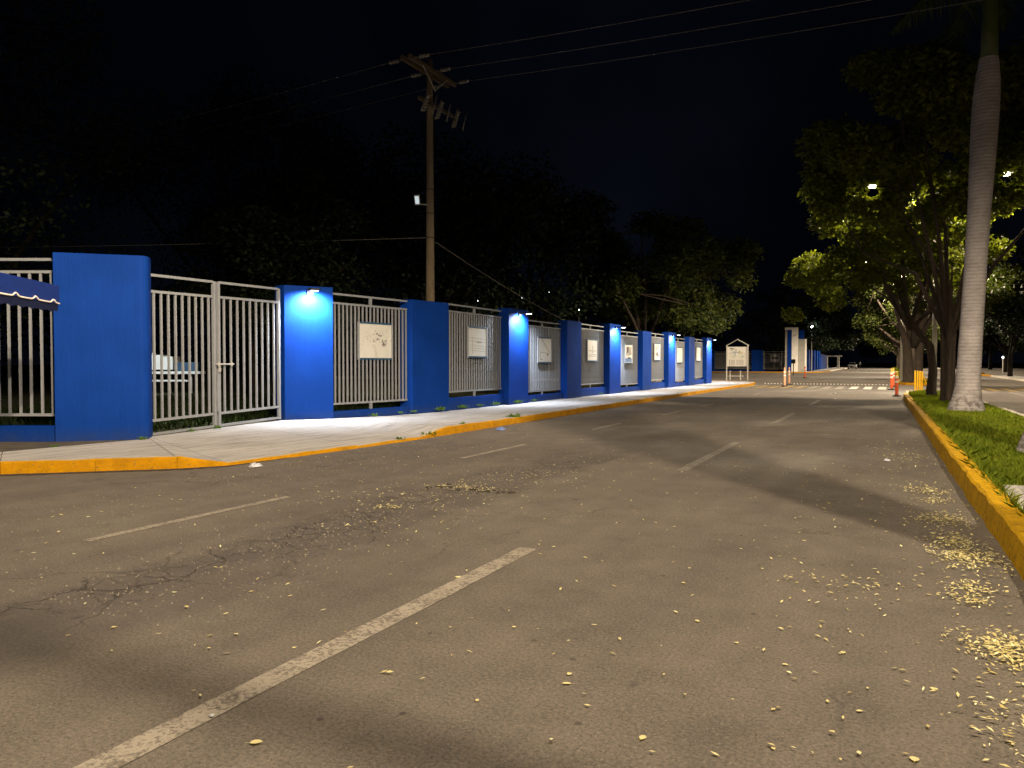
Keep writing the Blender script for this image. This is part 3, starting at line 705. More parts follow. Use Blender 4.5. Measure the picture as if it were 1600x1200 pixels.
up2 = copy_tree(up); up2.location = (19.5, 20.65, 0); up2['label'] = 'concrete utility pole across the right carriageway, outside the picture'
def wire(a, c, sag, r, label, nm='overhead_wire', n=24):
    a = Vector(a); c = Vector(c); b = MB()
    b.tube([(p.x-a.x, p.y-a.y, p.z-a.z-sag*4*t*(1-t)) for t, p in ((i/n, a.lerp(c, i/n)) for i in range(n+1))], r, 5)
    o = b.build(nm, M['wire'], loc=tuple(a)); return tag(o, label, 'wire', 'wires on the utility pole')
for yy, lb in ((-1.15, 'overhead wire over the road, highest of the three in the picture'), (.05, 'overhead wire over the road, middle one of three'), (1.2, 'overhead wire over the road, lowest of the three in the picture')):
    wire((-12.3, 20.65+yy, 10.62), (18.8, 20.65+yy, 10.62), .35, .011, lb)
    wire((-13.7, 20.65+yy, 10.62), (-60, 20.65+yy-2, 10.3), .9, .009, lb.split(',')[0].replace('over the road', 'leading left off the pole')+','+lb.split(',')[1].split(' in the picture')[0])
wire((-13.05, 20.5, 5.45), (-36, 9.6, 5.15), .12, .012, 'thin service cable running left from the utility pole')
wire((-12.9, 20.8, 5.35), (-12.3, 30.6, 3.25), .10, .014, 'slack cable dropping right from the utility pole to the fence')
t = thing('floodlight', 'small floodlight clamped to the left side of the utility pole', 'floodlight', (-13.12, 20.4, 6.6), R(20))
b = MB(); b.box((0, 0, 0), (.17, .07, .32), tilt=(R(28), 0, 0)); b.build('housing', M['steel'], t, bev=.01, loc=(-.14, -.1, 0))
b = MB(); b.box((0, 0, 0), (.12, .012, .24), tilt=(R(28), 0, 0)); b.build('glass', M['flood_glass'], t, loc=(-.14, -.14, -.02))
b = MB(); b.tube([(.12, .1, -.12), (-.14, -.05, -.12)], .022, 6); b.build('bracket', M['steel'], t)

# ------------------------------------------------------------------ palms
def palm(cx, cy, lean, label, H=12.3, fronds=True, zb_=.2, seed=1):
    t = thing('palm_tree', label, 'palm tree', (cx, cy, zb_), 0, 'royal palms in the median')
    prof = [(0, .47), (.12, .44), (.35, .37), (.7, .315), (1.2, .295), (2.3, .285), (4, .275), (5.5, .285), (7, .315), (8.2, .335), (9.0, .30), (9.5, .235), (9.62, .225)]
    b = MB(); pts = []; rd = []
    for i in range(len(prof)-1):
        for k in range(4):
            z = prof[i][0]+(prof[i+1][0]-prof[i][0])*k/4; r = prof[i][1]+(prof[i+1][1]-prof[i][1])*k/4
            pts.append((lean[0]*(z/9.6), lean[1]*(z/9.6), z)); rd.append(r+random.uniform(-.003, .003))
    b.tube(pts, rd, 28); b.build('trunk', M['palm_bark'], t, sm=True)
    lx, ly = lean
    b = MB(); b.tube([(lx, ly, 9.6), (lx*1.03, ly, 10.4), (lx*1.06, ly, 11.6), (lx*1.08, ly, 12.1)], [.215, .20, .16, .11], 16); b.build('crownshaft', M['palm_green'], t, sm=True)
    if fronds:
        r = random.Random(seed)
        for k in range(13):
            az = 2*math.pi*k/13+r.uniform(-.2, .2); L = r.uniform(3.2, 3.9); up_ = r.uniform(.25, 1.15)
            sp = []; v = []; f = []
            for i in range(15):
                s = i/14; rr = L*s*.92; z = 11.9+up_*L*.55*s-(.55+.45*(1-up_))*L*.75*s*s
                sp.append(Vector((lx*1.06+math.cos(az)*rr, ly+math.sin(az)*rr, z)))
            b = MB(); b.tube(sp, [.045-.038*i/14 for i in range(15)], 6)
            side = Vector((-math.sin(az), math.cos(az), 0))
            for i in range(70):
                s = .12+.86*i/70; q = s*14; j = min(int(q), 13); p = sp[j].lerp(sp[j+1], q-j); d = (sp[j+1]-sp[j]).normalized()
                ll = .75*math.sin(math.pi*min(1, s*.9+.12))+.12
                for sg in (-1, 1):
                    tip = p+side*sg*ll*r.uniform(.45, .8)+d*ll*.35+Vector((0, 0, -ll*r.uniform(.35, .9))); mdl = p.lerp(tip, .5)+Vector((0, 0, ll*.12))
                    w = d*.022
                    b.add([p-w, p+w, mdl+w, tip, mdl-w], [(0, 1, 2, 4), (4, 2, 3)])
            b.build('frond', M['frond'], t)
    return t
palm(1.9, 24.5, (.42, .1), 'tall royal palm with smooth ringed trunk at the right of the picture', seed=3)
palm(2.13, 13.3, (.45, .1), 'royal palm whose flared base shows at the right picture edge', seed=5)
palm(1.95, 5.6, (.25, .1), 'royal palm just out of the picture beside the nearest street lamp', seed=8)

# ------------------------------------------------------------------ broadleaf trees
def leaves_mesh(C, Rr, n, size, r, mat, avoid=None):
    """C: clump centres (k,3), Rr radii (k,), n leaves"""
    w = Rr**2; idx = r.choice(len(C), n, p=w/w.sum())
    d = r.normal(size=(n, 3)); d /= np.linalg.norm(d, axis=1)[:, None]
    rad = Rr[idx]*r.uniform(.25, 1.08, n)**.6
    P = C[idx]+d*rad[:, None]*np.array([1, 1, .72])
    if avoid is not None:
        A, B_, dist = avoid
        for (a, bb, ds) in zip(A, B_, dist):
            a = np.array(a, float); bb = np.array(bb, float); ab = bb-a; tt = np.clip(((P-a)@ab)/(ab@ab), 0, 1)
            P = P[np.linalg.norm(P-(a+tt[:, None]*ab), axis=1) > ds]
    n = len(P)
    u = r.normal(size=(n, 3)); u[:, 2] = u[:, 2]*.6-.35; u /= np.linalg.norm(u, axis=1)[:, None]
    t = r.normal(size=(n, 3)); v = np.cross(u, t); v /= np.linalg.norm(v, axis=1)[:, None]; nn = np.cross(u, v)
    L = size*r.uniform(.6, 1.3, n)[:, None]; W = L*.27
    V = np.stack([P, P+u*L*.5+v*W+nn*W*.3, P+u*L, P+u*L*.5-v*W+nn*W*.3], 1).reshape(-1, 3)
    F = np.arange(4*n).reshape(-1, 4)
    return V, F
M['bark_shaded'] = simple('shaded_bark', (.02, .016, .012), .95, .3, 4, .3, obj=False)  # bark colour lowered to look unlit, matching the shaded crowns
def tree(x, y, fork, cz, rx, ry, rzz, ncl, nleaf, size, label, seed, mat='leaf_shaded', tr=.22, stems=1, lean=(0, 0), group='dark trees behind the fence', avoid=None, clr=(.9, 1.7), cc=(0, 0), extra=None):
    r = np.random.default_rng(seed); z0 = g(y)+.1
    t = thing('tree', label, 'tree', (x, y, z0), 0, group)
    C = []
    while len(C) < ncl:
        p = r.uniform(-1, 1, 3); q = np.linalg.norm(p)
        if q < 1 and (q > .45 or r.random() < .3): C.append([cc[0]+p[0]*rx, cc[1]+p[1]*ry, cz+p[2]*rzz])
    C = np.array(C); Rr = r.uniform(clr[0], clr[1], ncl)*min(rx, ry)/5
    if extra:
        C = np.vstack([C, np.array([e_[:3] for e_ in extra])]); Rr = np.concatenate([Rr, [e_[3] for e_ in extra]]); ncl = len(C)
    fk = Vector((lean[0], lean[1], fork))
    b = MB()
    for s in range(stems):
        a = 2*math.pi*s/max(1, stems)+.6; ox, oy = (math.cos(a)*tr*.75, math.sin(a)*tr*.75) if stems > 1 else (0, 0)
        rr = tr if stems == 1 else tr*.72
        pts = [(ox*.9, oy*.9, -.1), (ox*.8+lean[0]*.1, oy*.8, .3), (ox+lean[0]*.03, oy+lean[1]*.03, fork*.35), (ox*1.1+lean[0]*.16, oy*1.1+lean[1]*.16, fork*.66), (fk.x+ox*1.5, fk.y+oy*1.5, fork), (fk.x+lean[0]*.3+ox*2.6, fk.y+lean[1]*.3+oy*2.6, fork*1.35), (fk.x+lean[0]*.5+ox*4, fk.y+lean[1]*.5+oy*4, fork*1.8)]
        b.tube(pts, [rr*1.5, rr*1.15, rr, rr*.9, rr*.75, rr*.45, rr*.12], 12)
    bk = M['bark'] if mat != 'leaf_shaded' else M['bark_shaded']
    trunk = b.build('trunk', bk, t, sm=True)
    order = np.argsort(C[:, 2])[::-1]
    nb_ = min(9, ncl)
    for k in range(nb_):
        c = Vector(C[order[(k*ncl)//nb_]]); m1 = fk.lerp(c, .35)+Vector(r.normal(0, .25, 3)); m2 = fk.lerp(c, .7)+Vector(r.normal(0, .25, 3))
        b = MB(); b.tube([fk+Vector((0, 0, -.35)), m1, m2, c], [tr*.5, tr*.36, tr*.22, tr*.07], 8)
        for j in range(5):
            s = r.uniform(.45, 1); p = m1.lerp(c, s); e = Vector(C[r.integers(ncl)])
            if (e-p).length < rx*.9: b.tube([p, p.lerp(e, .5)+Vector(r.normal(0, .15, 3)), e], [tr*.14, tr*.1, tr*.03], 5)
        b.build('limb', bk, t, sm=True)
    av = None
    if avoid: av = ([tuple(Vector(a)-Vector((x, y, z0))) for a, _, _ in avoid], [tuple(Vector(b_)-Vector((x, y, z0))) for _, b_, _ in avoid], [d_ for _, _, d_ in avoid])
    V, F = leaves_mesh(C, Rr, nleaf, size, r, M[mat], av)
    link('crown', fastmesh('crown', V, F, M[mat]), t)
    return t
headL = (-.78, 37.8, 9.2); headR = (4.22, 37.8, 9.2)
av = [((0, 0, 1.5), headL, .30), ((0, 0, 1.5), headR, .25), ((headL[0], headL[1], 9.6), (headL[0], headL[1], 8.75), .32), ((headR[0], headR[1], 9.6), (headR[0], headR[1], 8.75), .35)]
MG = 'leafy trees in the median'
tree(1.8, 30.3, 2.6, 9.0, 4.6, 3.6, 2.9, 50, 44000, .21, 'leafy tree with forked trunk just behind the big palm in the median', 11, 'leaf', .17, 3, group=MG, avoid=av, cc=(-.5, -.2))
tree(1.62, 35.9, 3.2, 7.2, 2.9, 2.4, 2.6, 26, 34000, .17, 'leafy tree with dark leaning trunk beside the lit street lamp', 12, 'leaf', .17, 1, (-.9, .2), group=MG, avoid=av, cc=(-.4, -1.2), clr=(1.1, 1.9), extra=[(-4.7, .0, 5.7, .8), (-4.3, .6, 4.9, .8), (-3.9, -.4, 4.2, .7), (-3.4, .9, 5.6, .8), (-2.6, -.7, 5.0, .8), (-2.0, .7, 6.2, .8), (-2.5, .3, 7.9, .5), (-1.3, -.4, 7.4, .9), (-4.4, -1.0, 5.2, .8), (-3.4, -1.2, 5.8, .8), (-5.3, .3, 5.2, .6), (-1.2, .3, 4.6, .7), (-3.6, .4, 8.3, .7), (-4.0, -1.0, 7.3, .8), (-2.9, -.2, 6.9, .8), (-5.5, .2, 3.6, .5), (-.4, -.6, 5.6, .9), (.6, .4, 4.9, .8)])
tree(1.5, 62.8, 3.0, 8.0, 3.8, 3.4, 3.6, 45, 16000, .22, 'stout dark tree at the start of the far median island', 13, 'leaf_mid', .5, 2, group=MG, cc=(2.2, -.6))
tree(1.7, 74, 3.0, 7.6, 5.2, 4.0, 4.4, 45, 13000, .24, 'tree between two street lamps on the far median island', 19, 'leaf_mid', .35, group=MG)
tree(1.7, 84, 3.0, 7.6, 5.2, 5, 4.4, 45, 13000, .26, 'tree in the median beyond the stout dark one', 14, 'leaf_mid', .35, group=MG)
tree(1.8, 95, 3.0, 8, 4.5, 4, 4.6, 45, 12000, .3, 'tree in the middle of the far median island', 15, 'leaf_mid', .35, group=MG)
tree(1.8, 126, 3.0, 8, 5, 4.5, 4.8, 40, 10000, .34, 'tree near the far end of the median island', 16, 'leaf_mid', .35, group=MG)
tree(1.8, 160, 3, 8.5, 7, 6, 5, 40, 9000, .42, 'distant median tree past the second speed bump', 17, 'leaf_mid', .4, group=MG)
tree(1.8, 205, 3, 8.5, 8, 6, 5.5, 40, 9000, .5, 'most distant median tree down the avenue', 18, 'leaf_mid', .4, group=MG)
BG = 'dark trees behind the fence'
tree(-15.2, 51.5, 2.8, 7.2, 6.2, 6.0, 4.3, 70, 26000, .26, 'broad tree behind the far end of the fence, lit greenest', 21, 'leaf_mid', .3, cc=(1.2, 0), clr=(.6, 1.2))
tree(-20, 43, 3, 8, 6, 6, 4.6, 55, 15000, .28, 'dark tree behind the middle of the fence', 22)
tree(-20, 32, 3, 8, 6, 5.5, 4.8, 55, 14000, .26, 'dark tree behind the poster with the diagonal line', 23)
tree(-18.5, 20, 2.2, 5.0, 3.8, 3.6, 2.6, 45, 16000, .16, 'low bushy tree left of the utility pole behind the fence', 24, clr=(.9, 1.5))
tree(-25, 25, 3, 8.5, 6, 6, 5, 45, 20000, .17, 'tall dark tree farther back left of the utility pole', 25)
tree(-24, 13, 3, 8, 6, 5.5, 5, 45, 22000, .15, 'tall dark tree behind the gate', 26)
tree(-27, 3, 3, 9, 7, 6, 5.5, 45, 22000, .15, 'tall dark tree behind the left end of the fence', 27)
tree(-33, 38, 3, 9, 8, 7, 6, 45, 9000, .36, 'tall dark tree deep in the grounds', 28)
FG = 'dim trees around the far crossing'
tree(-16, 132, 3, 8, 8, 6, 5, 45, 9000, .4, 'dim tree behind the white and blue entrance slabs', 31, group=FG)
tree(-34, 136, 3, 9, 9, 7, 6, 45, 9000, .45, 'dim tree behind the far blue wall on the left', 32, group=FG)
tree(-52, 140, 3, 9, 9, 7, 6, 40, 7000, .5, 'dim tree at the left end of the far blue wall', 33, group=FG)
tree(-14, 160, 3, 8, 7, 7, 5, 40, 8000, .42, 'dim tree over the row of blue ribs', 34, group=FG)
tree(-14, 190, 3, 9, 8, 7, 6, 40, 8000, .5, 'dim tree beyond the white gateway', 35, group=FG)
tree(-6, 235, 3, 9, 9, 7, 6.5, 45, 9000, .55, 'dim tree closing the left end of the avenue', 36, group=FG)
tree(10, 240, 3, 9, 9, 7, 6.5, 45, 9000, .55, 'dim tree closing the right end of the avenue', 37, group=FG)
RG = 'dark trees beyond the right carriageway'
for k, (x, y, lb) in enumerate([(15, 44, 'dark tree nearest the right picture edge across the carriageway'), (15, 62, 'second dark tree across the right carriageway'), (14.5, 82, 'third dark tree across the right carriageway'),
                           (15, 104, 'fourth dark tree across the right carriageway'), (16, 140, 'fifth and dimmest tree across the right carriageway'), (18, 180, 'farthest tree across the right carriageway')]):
    tree(x, y, 3, 8.2, 6.2, 6, 5, 45, 11000, .26+.0018*y, lb, 41+k, 'leaf_shaded', .3, group=RG)
t = tree(10.9, 92, 3.4, 4.6, .5, .5, .5, 5, 60, .2, 'small bare bent tree by the far right kerb', 50, 'leaf_shaded', .18, 2, (.3, 0), group=RG)
# a wood beyond everything
r = np.random.default_rng(77); C = []; 
for k in range(150):
    a = r.uniform(0, 1)
    C.append([-260+480*a, 262+r.uniform(-6, 12)-abs(a-.54)*60, r.uniform(2, 11)])
for k in range(90): C.append([-85+r.uniform(-6, 6), -20+190*k/90, r.uniform(2, 12)])
for k in range(60): C.append([46+r.uniform(-5, 5), 20+210*k/60, r.uniform(2, 12)])
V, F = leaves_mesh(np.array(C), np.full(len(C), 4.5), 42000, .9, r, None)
o = link('wood', fastmesh('wood', V, F, M['leaf_shaded'])); tag(o, 'dark wood closing the view beyond the avenue and grounds', 'wood', kind='stuff')

# ------------------------------------------------------------------ grass
def blades(name, pts, h, w, mat, lean=.5):
    n = len(pts); a = rng.uniform(0, 2*math.pi, n); hh = h*rng.uniform(.5, 1.25, n); ww = w*rng.uniform(.7, 1.3, n)
    dx = np.cos(a)*ww; dy = np.sin(a)*ww; b2 = rng.uniform(0, 2*math.pi, n); l = lean*hh*rng.uniform(.2, 1.3, n)
    P = np.array(pts)
    v0 = P+np.stack([-dx, -dy, 0*dx], 1); v1 = P+np.stack([dx, dy, 0*dx], 1)
    t = P+np.stack([np.cos(b2)*l, np.sin(b2)*l, hh], 1); m = P+np.stack([np.cos(b2)*l*.35, np.sin(b2)*l*.35, hh*.6], 1)
    v2 = m+np.stack([dx, dy, 0*dx], 1)*.7; v3 = m-np.stack([dx, dy, 0*dx], 1)*.7
    V = np.stack([v0, v1, v2, t, v3], 1).reshape(-1, 3); F = np.arange(5*n).reshape(-1, 5)
    return link(name, fastmesh(name, V, F, mat))
pts = []
def inmed(y): 
    xl = np.interp(y, [0, 7, 10, 18, 25, 33, 37, 40, 42], [1.03, 1.03, .98, .92, .86, .76, .73, .8, 1.5]); xr = np.interp(y, [0, 10, 22, 34, 40, 42], [3.1, 3.1, 2.9, 2.74, 2.55, 1.8]); return xl, xr
for (ya, yb_, n) in ((5, 13, 26000), (13, 22, 22000), (22, 32, 15000), (32, 42.2, 9000)):
    y = rng.uniform(ya, yb_, n); xl, xr = inmed(y); x = rng.uniform(0, 1, n)*(xr-xl)+xl
    keep = ~((x < 1.92) & (y > 8.08) & (y < 9.62))
    for p in np.stack([x, y, np.full(n, .19)], 1)[keep]: pts.append(p)
pts = np.array(pts)
o = blades('grass', pts, .085, .006, M['grass'], .7); tag(o, 'trimmed green grass covering the median island', 'grass', kind='stuff')
# overhanging longer tufts on the kerb edge
y = rng.uniform(5, 30, 2500); xl, xr = inmed(y)
o = blades('grass', np.stack([xl+rng.uniform(-.01, .05, len(y)), y, np.full(len(y), .19)], 1), .12, .006, M['grass'], 1.2); tag(o, 'longer grass leaning over the yellow median kerb', 'grass', kind='stuff')
ds_ = rng.uniform(0, 1, 16000); aa = rng.uniform(0, 1, 16000)
y = 4+ds_*22; x = -13.5-rng.uniform(0, 1, 16000)**1.6*12
ok = (x < -13.6-.0*y) & ~((y < 8.9) & (x > -13.4-(8.8-y)*2.04))
o = blades('grass', np.stack([x, y, np.full(len(x), .115)], 1)[ok], .16, .012, M['grass_shaded'], .8); tag(o, 'rough grass in the grounds behind the gate and bars', 'grass', kind='stuff')
y = rng.uniform(15.5, 57, 5000); x = -12.5-rng.uniform(0, 1, 5000)**1.5*2
o = blades('grass', np.stack([x, y, np.full(len(x), .115)], 1), .14, .01, M['grass_shaded'], .8); tag(o, 'grass strip just behind the low blue walls', 'grass', kind='stuff')
for (a, c) in ((62, 131), (147, 240)):
    n = 5000; y = rng.uniform(a, c, n); z = .15+.0034*(y-60); o = blades('grass', np.stack([rng.uniform(.8, 2.6, n), y, z], 1), .12, .03, M['grass'], .8); tag(o, 'grass on the median island from %s' % ('the first crossing on' if a < 100 else 'the second speed bump on'), 'grass', kind='stuff')

# ------------------------------------------------------------------ weeds
def weed(x, y, z, s, label, seed):
    r = random.Random(seed); b = MB()
    for k in range(int(30+s*140)):
        a = r.uniform(0, 6.28); L = s*r.uniform(.3, .75); rad = s*.75*r.random()**1.5
        p = Vector((math.cos(a)*rad, math.sin(a)*rad, 0)); e = p+Vector((math.cos(a)*L*.6, math.sin(a)*L*.6, L*r.uniform(.3, .95)))
        m = p.lerp(e, .5)+Vector((0, 0, L*.15)); w = Vector((-math.sin(a), math.cos(a), 0))*s*r.uniform(.05, .11)
        b.add([p, m-w, e, m+w], [(0, 1, 2, 3)])
    o = b.build('weed', M['weed'], loc=(x, y, z)); tag(o, label, 'weed', 'weeds along the wall and kerb')
W = [(-12.05, 9.45, .14, .12, 'small weed at the foot of the widest blue pillar'), (-12.45, 10.9, .16, .11, 'weed under the left leaf of the gate'), (-12.5, 11.6, .17, .13, 'weed beneath the meeting of the gate leaves'),
     (-12.0, 16.3, .15, .15, 'weed at the low wall under the speckled poster'), (-11.95, 17.5, .15, .12, 'second weed along the low wall before the utility pole'), (-11.95, 18.1, .15, .13, 'weed against the left foot of the unlit pillar'), (-11.75, 19.2, .15, .22, 'weed at the foot of the pillar in front of the utility pole'),
     (-11.78, 20.6, .15, .22, 'leafy weed under the lined poster, left one'), (-11.78, 21.7, .15, .16, 'weed under the lined poster, middle one'), (-11.78, 22.8, .15, .2, 'weed under the lined poster, right one'), (-11.65, 24.2, .15, .2, 'grassy weed at the foot of the second lit pillar'), (-11.65, 25.6, .15, .15, 'grassy weed right of the second lit pillar'),
     (-11.7, 33, .15, .14, 'weed under the poster of a standing figure'), (-8.45, 13.4, .03, .20, 'bright weed growing where the yellow kerb rises'), (-8.5, 12.4, .03, .12, 'low weed in the gutter of the lowered kerb'), (-8.52, 14.9, .15, .13, 'thin weed on top of the yellow kerb'), (-8.62, 17.7, .1, .26, 'largest weed overhanging the yellow kerb'),
     (-8.78, 36.2, .06, .25, 'distant weed in a gap of the yellow kerb'), (-8.7, 29.6, .05, .15, 'weed in the gutter midway along the fence'), (-12.3, 8.0, .13, .1, 'tiny weed on the dirt verge at left')]
for k, w_ in enumerate(W): weed(*w_, 200+k)

# ------------------------------------------------------------------ litter, fallen leaves, gravel
def leaf_patch(P, size, flat=.25):
    n = len(P); a = rng.uniform(0, 2*math.pi, n); L = size*rng.uniform(.5, 1.35, n); W_ = L*rng.uniform(.28, .5, n)
    u = np.stack([np.cos(a), np.sin(a), rng.uniform(-flat, flat, n)], 1)*L[:, None]; v = np.stack([-np.sin(a), np.cos(a), rng.uniform(-flat, flat, n)], 1)*W_[:, None]
    c = np.array(P)
    curl = rng.uniform(.0, .35, n)*L
    V = np.stack([c-u*.5, c+v*.5+np.stack([0*a, 0*a, curl], 1)*.5, c+u*.5+np.stack([0*a, 0*a, curl*.6], 1), c-v*.5+np.stack([0*a, 0*a, curl], 1)*.5], 1).reshape(-1, 3)
    V[:, 2] = np.maximum(V[:, 2], .0065)
    return V, np.arange(4*n).reshape(-1, 4)
Ps = []
def scat(n, fx, fy, z=.009):
    for _ in range(n): Ps.append((fx(), fy(), z+random.uniform(0, .004)))
U = random.uniform; Gs = random.gauss
scat(330, lambda: U(-4.5, .8), lambda: U(2.2, 12)); scat(520, lambda: .84-abs(Gs(0, .8))-.03, lambda: U(2.5, 17)); scat(420, lambda: U(-8.3, .5), lambda: U(6, 30))
scat(260, lambda: U(-8.2, -3.5), lambda: U(3.2, 12)); scat(200, lambda: -4.4+Gs(0, .35), lambda: U(5.5, 10)); scat(120, lambda: -8.1+abs(Gs(0, .5)), lambda: U(8, 40))
scat(120, lambda: U(-12, -9), lambda: U(9, 30), .165)
for (x, y, sx, sy, n) in [(.28, 14.0, .28, .6, 130), (.42, 10.25, .16, .22, 130), (.47, 9.5, .12, .14, 70), (.47, 8.4, .14, .24, 230), (.5, 7.4, .12, .18, 170), (.52, 6.8, .13, .22, 260), (.75, 6.75, .06, .25, 40),
                      (.5, 5.88, .11, .10, 90), (.47, 5.58, .09, .07, 55), (.58, 4.68, .15, .16, 330), (.72, 4.5, .1, .3, 110), (.5, 3.7, .16, .25, 75), (.6, 3.3, .14, .2, 60), (-4.5, 8.0, .28, .10, 110), (-4.68, 6.6, .13, .06, 45), (-.3, 5.6, .25, .25, 45), (-5.3, 7.1, .7, .4, 60)]:
    for _ in range(int(n*1.5)):
        Ps.append((min(Gs(x, sx*.85), .82), Gs(y, sy*.85), .008+random.random()*.028))
Vv, Ff = leaf_patch(Ps, .034)
o = link('leaf_litter', fastmesh('leaf_litter', Vv, Ff, M['fallen'])); tag(o, 'small yellow fallen leaves scattered and heaped along the median kerb', 'fallen leaves', kind='stuff')
# the single large leaves nearest the camera
lf = MB(); n = 9
out = [(0, 0), (.012, .018), (.03, .026), (.052, .02), (.07, 0), (.052, -.021), (.03, -.027), (.012, -.018)]
lf.add([(p[0]-.035, p[1], .006+.008*abs(p[1]/.027)) for p in out]+[(0, 0, .004)], [(i, (i+1) % 8, 8) for i in range(8)]); lf.tube([(-.035, 0, .006), (-.06, .004, .008)], .0015, 4)
first = None
LV = [(-2.23, 2.25, 1.15), (-.87, 2.96, 1.0), (-1.34, 3.31, 1.0), (-1.37, 3.42, .8), (-1.63, 2.97, .7), (-.39, 3.1, .8), (-.99, 4.46, 1), (-.72, 4.2, .9), (-1.9, 3.9, .8), (-.1, 3.6, 1), (.1, 3.25, 1.1), (.3, 3.05, 1.1), (.42, 2.9, 1.2), (-.25, 2.75, 1), (-.45, 4.0, .9), (-2.8, 3.1, .8), (-3.2, 2.9, .7), (-.2, 4.3, 1), (-1.25, 5.2, 1), (-1.3, 5.6, .9), (.2, 4.0, 1.0)]
for (x, y, s) in LV:
    if first is None: o = first = lf.build('fallen_leaf', M['fallen'])
    else: o = link('fallen_leaf', first.data)
    o.location = (x, y, .006); o.rotation_euler = (U(-.06, .06), U(-.06, .06), U(0, 6.28)); o.scale = (s*U(.38, .66), s*U(.36, .68), s*.28)
    tag(o, 'single curled yellow leaf lying apart on the near asphalt', 'leaf', 'single yellow leaves on the near asphalt')
# gravel near the left gutter and cracks
n = 5200; x = np.concatenate([-8.3+np.abs(rng.normal(0, .7, 2600)), rng.uniform(-8.3, -3.5, 1600), -4.5+rng.normal(0, .4, 1000)]); y = np.concatenate([rng.uniform(7, 34, 2600), rng.uniform(3, 13, 1600), rng.uniform(3, 10, 1000)])
s = rng.uniform(.003, .011, n); base = np.array([(1, 0, 0), (-.5, .87, 0), (-.5, -.87, 0), (0, 0, 1.1)])
V = (np.stack([x, y, np.zeros(n)+.002], 1)[:, None, :]+base[None]*s[:, None, None]*rng.uniform(.7, 1.3, (n, 4, 1))); 
V = V.reshape(-1, 3); i4 = np.arange(n)*4
F = np.stack([np.stack([i4, i4+1, i4+3], 1), np.stack([i4+1, i4+2, i4+3], 1), np.stack([i4+2, i4, i4+3], 1)], 1).reshape(-1, 3)
keep = None
o = link('gravel', fastmesh('gravel', V, F, M['gravel'])); tag(o, 'fine loose gravel in the left gutter and road cracks', 'gravel', kind='stuff')
# pothole scraps
b = MB()
for k in range(26):
    cx, cy, q = Gs(-4.5, .28), Gs(8.0, .09), U(.015, .05); b.ball((cx, cy, .004), q, 6, 0, .35)
o = b.build('asphalt_crumbs', M['joint']); tag(o, 'dark crumbled asphalt around the leaf-filled pothole', 'rubble', kind='stuff')
def crumple(x, y, z, s, mat, label, seed, cat='litter'):
    r = random.Random(seed); b = MB(); b.ball((0, 0, 0), s, 8, 0, .45)
    b.v = [(p[0]*r.uniform(.5, 1.5), p[1]*r.uniform(.5, 1.5), max(-.01, p[2]*r.uniform(.4, 1.6))+.012) for p in b.v]
    o = b.build('crumpled_wrapper', M[mat], loc=(x, y, z)); tag(o, label, cat)
crumple(-7.95, 15.6, .0, .11, 'litter_blue', 'crumpled bluish plastic wrapper in the left gutter', 1)
crumple(-8.3, 8.4, .0, .09, 'litter', 'flattened white scrap by the low end of the yellow kerb', 2)
crumple(-.02, 13.2, .0, .045, 'litter', 'white scrap on the asphalt near the median kerb', 3)
crumple(-2.1, 36, .0, .06, 'litter', 'white scrap on the road short of the crossing', 4)
crumple(-2.56, 2.33, .001, .011, 'litter', 'pale paper crumb on the nearest lane line', 5)

# ------------------------------------------------------------------ blue awning at left
Pa = Vector((-11.7, 7.73)); Pb = Vector((-10.2, 5.5)); ad = (Pb-Pa); AL = ad.length; ad = ad/AL; ab = Vector((-.826, -.563))
A = thing('market_awning', 'blue scalloped fabric awning with white piping at the left picture edge', 'awning', (Pa.x, Pa.y, .15), math.atan2(ad.y, ad.x))
# local x runs along the front edge, local y points away from the road (right-hand side)
sy_ = -1
zc = 2.30; N = 44
b = MB(); V = []
for i in range(N+1):
    x = AL*i/N; V += [(x, 0, zc+.27), (x, 0, zc)]
b.add(V, [(2*i, 2*i+1, 2*i+3, 2*i+2) for i in range(N)]); b.build('valance', M['awning'], A)
def scal(x): 
    q = (x % .58)/.58; return .045*math.exp(-((q-.35)/.11)**2)
b = MB(); b.tube([(AL*i/160, -.0, zc+scal(AL*i/160)) for i in range(161)], .014, 6); b.build('piping', M['piping'], A, sm=True)
b = MB(); V = []
for i in range(N+1):
    x = AL*i/N; V += [(x, sy_*.012, zc), (x, sy_*.03, zc-.13+.012*math.sin(x*21))]
b.add(V, [(2*i, 2*i+1, 2*i+3, 2*i+2) for i in range(N)]); b.build('lower_flap', M['awning_dark'], A)
b = MB(); b.prism([(0, 0), (AL, 0), (AL, sy_*1.3), (0, sy_*1.3)], 0, 1, zs0=[zc+.27, zc+.27, zc+.42, zc+.42], zs1=[zc+.28, zc+.28, zc+.43, zc+.43]); b.build('canopy', M['awning'], A)
for (x, yv) in ((AL-.1, -.08), (AL-.1, -1.2)):
    b = MB(); b.tube([(x, yv, -.02), (x, yv, zc+.25)], .025, 8); b.build('pole', M['steel'], A)

